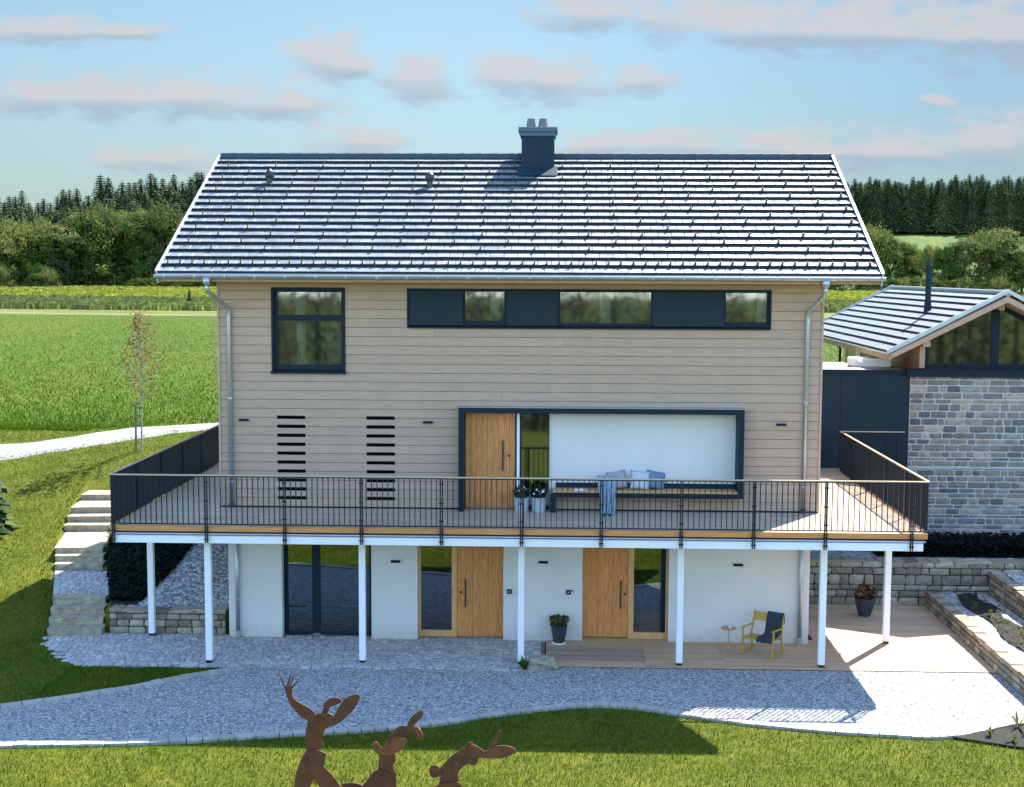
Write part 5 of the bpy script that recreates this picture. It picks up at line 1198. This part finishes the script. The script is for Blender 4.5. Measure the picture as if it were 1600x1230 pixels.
def conifer_meshes(h, wd, size=1.0):
    tr = MB(); cr_ = MB(); tr.tube([(0,0,-.6), (0,0,h*.5), (0,0,h*.97)], [h*.016, h*.010, .03], 6)
    z = h*.05; k = 0
    cr_.tube([(0,0,h*.06),(0,0,h*.3),(0,0,h*.62),(0,0,h*.93)], [wd*.30, wd*.27, wd*.14, .05], 7, .1)
    while z < h*.985:
        t = (z/h); rad = wd*.5*(1-t)**.55*random.uniform(.82, 1.1)+.18; nb = max(7, int(13*(1-t)+5))
        for i in range(nb):
            a = 6.283*i/nb+k*.9+random.uniform(-.2,.2); d = Vector((math.cos(a), math.sin(a), 0)); s = Vector((-d.y, d.x, 0)); r_ = rad*random.uniform(.7, 1.15); rv = random.random()
            for q in range(3):
                t0, t1 = .15+q*.3, .15+(q+1)*.3; zz0 = z-.30*r_*t0*t0; zz1 = z-.30*r_*t1*t1-random.uniform(.05,.25)*size
                w0 = (.62*r_*(1.1-t0)+.22); p0 = Vector((0,0,zz0))+d*r_*t0; p1 = Vector((0,0,zz1))+d*r_*t1; jt = Vector((random.uniform(-.1,.1), random.uniform(-.1,.1), random.uniform(-.12,.12)))*size
                cr_.add([p0-s*w0*.5+Vector((0,0,-w0*.30)), p0+Vector((0,0,.08*size)), p0+s*w0*.5+Vector((0,0,-w0*.30)), p1+jt], [(0,3,1),(1,3,2)], rv)
        z += h*.020+.08*size; k += 1
    cr_.add([(-.14,0,h*.93),(.14,0,h*.93),(0,0,h+.2)], [(0,1,2)]); cr_.add([(0,-.14,h*.93),(0,.14,h*.93),(0,0,h+.2)], [(0,1,2)])
    return tr, cr_
def proto(meshes, leafmat, barkmat='bark'):
    tr, cr_ = meshes; a = tr.build('trunk', M[barkmat]); b = cr_.build('crown', M[leafmat]); C.objects.unlink(a); C.objects.unlink(b); return a, b
def plant_tree(name, pr, x, y, s, label, cat, group, zs=1, z=None):
    r_ = empty(name, (x, y, (T(x, y) if z is None else z))); r_.rotation_euler = (0,0,random.uniform(0, 6.28)); r_.scale = (s, s, s*zs); tag(r_, label, cat, group)
    for o in pr: c = o.copy(); C.objects.link(c); c.parent = r_
    return r_
PB = [proto(broad_meshes(16, 12, 230, 32, .60), 'leaf_oak'), proto(broad_meshes(16, 11, 230, 32, .58, willow=True), 'leaf_willow'), proto(broad_meshes(16, 13, 240, 32, .58), 'leaf_willow'), proto(broad_meshes(16, 12, 220, 32, .60), 'leaf_dark'), proto(broad_meshes(16, 13, 240, 32, .60, .04), 'leaf_oak')]
PC = [proto(conifer_meshes(22, random.uniform(7.5,10.5)), 'needle') for _ in range(7)]
PS = [proto(broad_meshes(6, 8, 80, 30, .38, .02), 'leaf_oak'), proto(broad_meshes(6, 8, 80, 30, .38, .02, True), 'leaf_willow')]
def at_px(u, d):
    """ground x,y at bearing u (photo width 1600) and distance d from the camera's spot"""
    a = math.atan((u-874)/2095); return 7.668+d*math.sin(a), -30.02+d*math.cos(a)
LK = ['dense mid green broadleaf tree in the wood beyond the field', 'pale grey green willow in the wood beyond the field', 'pale green wide crowned tree in the wood beyond the field', 'dark green broadleaf tree in the wood beyond the field', 'low branched green tree in the wood beyond the field']
def pb(u, d, k, s, zs, side): 
    x, y = at_px(u, d)
    plant_tree('broadleaf_tree', PB[k], x, y, s, LK[k]+(', left of the house' if side == 'L' else ', right of the house'), 'tree', 'broadleaf trees behind the field, '+('left' if side == 'L' else 'right'), zs)
u = -30
for u, k, s in ((-25,4,1.15),(10,1,1.22),(42,0,1.12),(75,2,1.15),(100,3,1.08),(130,0,1.25),(152,1,1.3),(180,0,1.2),(205,4,1.05),(222,2,1.22),(252,1,1.25),(275,3,1.1),(300,2,1.18),(322,0,1.15),(345,4,1.15)): pb(u, 318+random.uniform(-6,10), k, s, .93*random.uniform(.90,1.02)*(.84 if k >= 0 and u < 110 else 1), 'L')
for u, k, s in ((-10,0,1.2),(28,3,1.25),(60,1,1.35),(95,0,1.3),(118,2,1.3),(165,3,1.35),(192,2,1.36),(238,0,1.3),(265,1,1.3),(312,3,1.3),(335,2,1.25)): pb(u, 338+random.uniform(-4,8), k, s*(.85 if u < 100 else 1), .84, 'L')
for u, k, s in ((1300,1,.72),(1335,2,.8),(1352,1,1.02),(1375,0,.95),(1398,4,.8),(1420,2,.7),(1445,1,.72),(1470,0,.78),(1495,2,.85),(1520,1,.95),(1545,2,1.0),(1562,0,.9),(1585,3,.72),(1610,4,.72)): pb(u, 312+random.uniform(-8,8), k, s, .9, 'R')
for i, (u, d, k, s) in enumerate(((38,308,0,1.0),(70,306,1,.8),(1,307,1,.9))):
    x, y = at_px(u, d); plant_tree('bush', PS[k], x, y, s, ['large rounded bush before the left wood, standing forward at the field edge','smaller bush right of the large rounded one at the left field edge','bush at the far left end of the field edge'][i], 'bush', None, 1)
for i in range(20):
    u = 205+i*8; x, y = at_px(u, 304); plant_tree('hedge_bush', PS[0], x, y, .55+random.uniform(-.06,.06), 'low bright bush in the hedge line before the wood, left of the house', 'bush', 'hedge bushes left of the house', .8)
for i in range(14):
    u = 1285+i*24; x, y = at_px(u, 300); plant_tree('hedge_bush', PS[i % 2], x, y, .7+random.uniform(-.1,.2), 'low bush along the field edge right of the house', 'bush', 'hedge bushes right of the house', .8)
def pc(u, d, s, side):
    x, y = at_px(u, d); plant_tree('spruce', random.choice(PC), x, y, s*1.22, 'dark spruce in the forest edge on the horizon, '+('left' if side == 'L' else 'right')+' of the house', 'conifer', 'forest spruces '+('left' if side == 'L' else 'right')+' of the house', random.uniform(.92,1.08)/1.22)
for row, (d, st, sc_) in enumerate(((385,15,1.0),(398,16,1.05),(412,17,1.1))):
    u = -20+row*5
    while u < 350:
        pc(u+random.uniform(-3,3), d+random.uniform(-4,4), sc_*random.uniform(.94,1.08)*(.95 if u > 150 else .88), 'L'); u += st*.62
for row, (d, st, sc_) in enumerate(((476,9.5,.78),(486,10,.80),(498,10,.83))):
    u = 1290+row*5
    while u < 1625:
        pc(u+random.uniform(-3,3), d+random.uniform(-3,3), sc_*random.uniform(.93,1.07), 'R'); u += st
# sapling with its stake on the left lawn
def sapling():
    x, y = -5.75, 12.45; z = T(x, y); root = empty('sapling', (x, y, z)); tag(root, 'slender young tree with sparse reddish leaves beside the gravel track', 'tree')
    tr = MB(); lf = MB(); tr.tube([(x,y,z-.1),(x+.02,y,z+1.5),(x-.02,y,z+3.2),(x+.03,y,z+4.5)], [.032,.026,.018,.006], 7)
    for i in range(34):
        t = .36+.6*i/34; a = i*2.4; ln = 1.35*math.sin(min(1, (1.03-t)*1.7)*1.5)*random.uniform(.6,1.1); p = Vector((x, y, z+4.5*t)); q = p+Vector((math.cos(a)*ln*.62, math.sin(a)*ln*.62, ln*.75)); tr.tube([p, p.lerp(q, .5)+Vector((0,0,-.03)), q], [.010,.006,.003], 4)
        for _ in range(24):
            c = p.lerp(q, random.uniform(.25, 1.08))+Vector((random.gauss(0,.06), random.gauss(0,.06), random.gauss(0,.06))); n_ = Vector(RNG.normal(size=3)).normalized(); a_ = n_.orthogonal(); b_ = n_.cross(a_); s = random.uniform(.022,.048)
            lf.add([c-a_*s, c+b_*s*.6, c+a_*s, c-b_*s*.6], [(0,1,2,3)])
    tr.build('trunk', M['bark_pale'], root); lf.build('crown', M['leaf_red'], root)
    st = MB(); st.tube([(x-.17,y-.05,z-.1),(x-.16,y-.05,z+1.55)], .035, 8); s_ = st.build('stake', M['grey']); tag(s_, 'grey wooden stake beside the slender young tree', 'stake')
    t_ = MB(); t_.tube([(x-.17,y-.09,z+1.42),(x+.06,y-.03,z+1.42),(x+.06,y+.03,z+1.42),(x-.17,y,z+1.42)], .012, 5); t_.build('tie', M['black'], root)
sapling()
x, y = at_px(293, 205); plant_tree('small_spruce', PC[1], x, y, .13, 'tiny lone dark conifer standing in the yellow crop strip', 'conifer', None, 1)
# garden conifer at the left frame edge
gp = proto(conifer_meshes(4.2, 2.6, .4), 'needle_near')
plant_tree('garden_conifer', gp, -8.25, 5.9, .66, 'green garden conifer cut by the left edge on the lawn', 'conifer', None, .95)

# crops
def crop(name, label, y0, y1, x0, x1, n, h, mat_, w_=.5):
    m_ = []; V = np.zeros((n*4, 3)); xs = RNG.uniform(x0, x1, n); ys = RNG.uniform(y0, y1, n); zs = np.array([T(a, b) for a, b in zip(xs, ys)]); hh = h*RNG.uniform(.6, 1.15, n); ww = w_*RNG.uniform(.5, 1.2, n); an = RNG.uniform(-.9, .9, n)
    dx, dy = np.cos(an)*ww*.5, np.sin(an)*ww*.5
    V[0::4] = np.c_[xs-dx, ys-dy, zs]; V[1::4] = np.c_[xs+dx, ys+dy, zs]; V[2::4] = np.c_[xs+dx*.6+RNG.normal(0,.08,n), ys+dy+.15, zs+hh]; V[3::4] = np.c_[xs-dx*.6, ys-dy-.1, zs+hh*RNG.uniform(.7,1,n)]
    me = bpy.data.meshes.new(name); me.vertices.add(n*4); me.vertices.foreach_set('co', V.ravel().astype(np.float32)); me.loops.add(n*4); me.loops.foreach_set('vertex_index', np.arange(n*4, dtype=np.int32)); me.polygons.add(n); me.polygons.foreach_set('loop_start', np.arange(0, n*4, 4, dtype=np.int32)); me.polygons.foreach_set('loop_total', np.full(n, 4, dtype=np.int32))
    at = me.attributes.new('rnd', 'FLOAT', 'FACE'); at.data.foreach_set('value', RNG.random(n).astype(np.float32)); me.materials.append(mat_); me.update(calc_edges=True)
    o = bpy.data.objects.new(name, me); C.objects.link(o); tag(o, label, 'crop', kind='stuff'); return o
rape = mat('rapeseed_flowers', (.19,.22,.015), .7, col2=(.36,.35,.035), var=.25, noise=.12, noise_amt=.25, transl=.3)
gcrop = mat('green_crop', (.08,.12,.02), .7, col2=(.20,.22,.05), var=.25, noise=.2, noise_amt=.25, transl=.3)
crop('rapeseed_crop', 'bright yellow rapeseed strip beyond the green field', 196, 262, -150, 95, 30000, 1.0, rape, .9)
crop('green_crop', 'olive green crop strip in front of the yellow rapeseed', 152, 195, -110, 80, 26000, .9, gcrop, .7)
# grass blades
def blades(name, label, pts, hgt, wid, mat_):
    n = len(pts); zs = np.array([T(a, b) for a, b in pts]); V = np.zeros((n*3, 3)); an = RNG.uniform(0, math.pi, n); h = hgt*RNG.uniform(.5, 1.2, n); ww = wid*RNG.uniform(.6, 1.2, n); dx, dy = np.cos(an)*ww*.5, np.sin(an)*ww*.5
    V[0::3] = np.c_[pts[:,0]-dx, pts[:,1]-dy, zs-.01]; V[1::3] = np.c_[pts[:,0]+dx, pts[:,1]+dy, zs-.01]; V[2::3] = np.c_[pts[:,0]+RNG.normal(0,1,n)*h*.45, pts[:,1]+RNG.normal(0,1,n)*h*.45, zs+h]
    me = bpy.data.meshes.new(name); me.vertices.add(n*3); me.vertices.foreach_set('co', V.ravel().astype(np.float32)); me.loops.add(n*3); me.loops.foreach_set('vertex_index', np.arange(n*3, dtype=np.int32)); me.polygons.add(n); me.polygons.foreach_set('loop_start', np.arange(0, n*3, 3, dtype=np.int32)); me.polygons.foreach_set('loop_total', np.full(n, 3, dtype=np.int32))
    at = me.attributes.new('rnd', 'FLOAT', 'FACE'); at.data.foreach_set('value', RNG.random(n).astype(np.float32)); me.materials.append(mat_); me.update(calc_edges=True)
    o = bpy.data.objects.new(name, me); C.objects.link(o); tag(o, label, 'grass', kind='stuff'); return o
lowx = [p[0] for p in LOW]; lowy = [p[1] for p in LOW]; upx = [p[0] for p in UP]; upy = [p[1] for p in UP]
N_ = 90000; P_ = np.c_[RNG.uniform(-4, 18, N_), RNG.uniform(-10.2, -4.4, N_)]
ok = P_[:,1] < np.interp(P_[:,0], lowx, lowy)-.11
bed = (P_[:,0] > 14.9) & (P_[:,1] > np.interp(P_[:,0], [14.9,15.9,17,19], [-6.0,-6.45,-6.75,-6.9])); P_ = P_[ok & ~bed]
blades('lawn_grass', 'short sunny lawn grass in front of the gravel path', P_, .075, .016, M['grass'])
N_ = 120000; P_ = np.c_[RNG.uniform(-15, -2.6, N_), RNG.uniform(-6.8, 16, N_)]
px_, py_ = P_[:,0], P_[:,1]
stx = np.interp(py_, [p[1] for p in STAIR], [p[0] for p in STAIR])
tl = np.interp(px_, [p[0] for p in trk], [p[1] for p in trk])
padl = np.interp(py_, [-2.45,-1.6,-.9,-.2,.2], [-2.8,-3.3,-3.85,-4.05,-4.0])
ok = (py_ > np.interp(px_, upx, upy)+.13) & ((py_ < -2.35) | (px_ < np.where(py_ < .2, padl, stx-.68)) | ((py_ > 9.6))) & (abs(py_-tl) > .95)
ok &= ~((py_ > -.3) & (py_ < 10) & (px_ > stx-.68))
P_ = P_[ok]
Q_ = np.c_[RNG.uniform(-2.7, 1.1, 9000), RNG.uniform(-5, -2.32, 9000)]; Q_ = Q_[Q_[:,1] > np.interp(Q_[:,0], upx, upy)+.13]
S_ = np.c_[RNG.uniform(19.6, 24, 6000), RNG.uniform(-5, 3.7, 6000)]
blades('lawn_grass', 'lawn grass covering the left slope beside the garden steps', np.r_[P_, Q_, S_], .075, .020, M['grass'])
N_ = 230000; yy = 14.5+115*RNG.random(N_)**1.7; half = (yy+30)*.43+2; P_ = np.c_[7.7+RNG.uniform(-1, 1, N_)*half, yy]
P_ = P_[(abs(P_[:,1]-np.interp(P_[:,0], [p[0] for p in trk], [p[1] for p in trk])) > 1.6) & ((P_[:,0] < 1) | (P_[:,0] > 12))]
blades('field_grass', 'bright green young crop covering the field behind the house', P_, .12, .045, M['grass_f'])
# wood behind the viewpoint, mirrored in the upper windows
m = MB()
for i in range(70):
    cx = -50+i*1.7+random.uniform(-1,1); cy = -42+random.uniform(-6,4); hh = random.uniform(9,13)
    m.tube([(cx, cy, -.5), (cx, cy, hh*.6)], [.25,.12], 5); leaf_clump(m, (cx, cy, hh*.48), (2.6, 2.6, hh*.50), 750, .34)
o = m.build('far_wood', leafm('far_wood_leaves', (.05,.055,.04), (.12,.125,.09), .2)); tag(o, 'mass of olive green trees mirrored in the upstairs window panes', 'wood', kind='stuff')
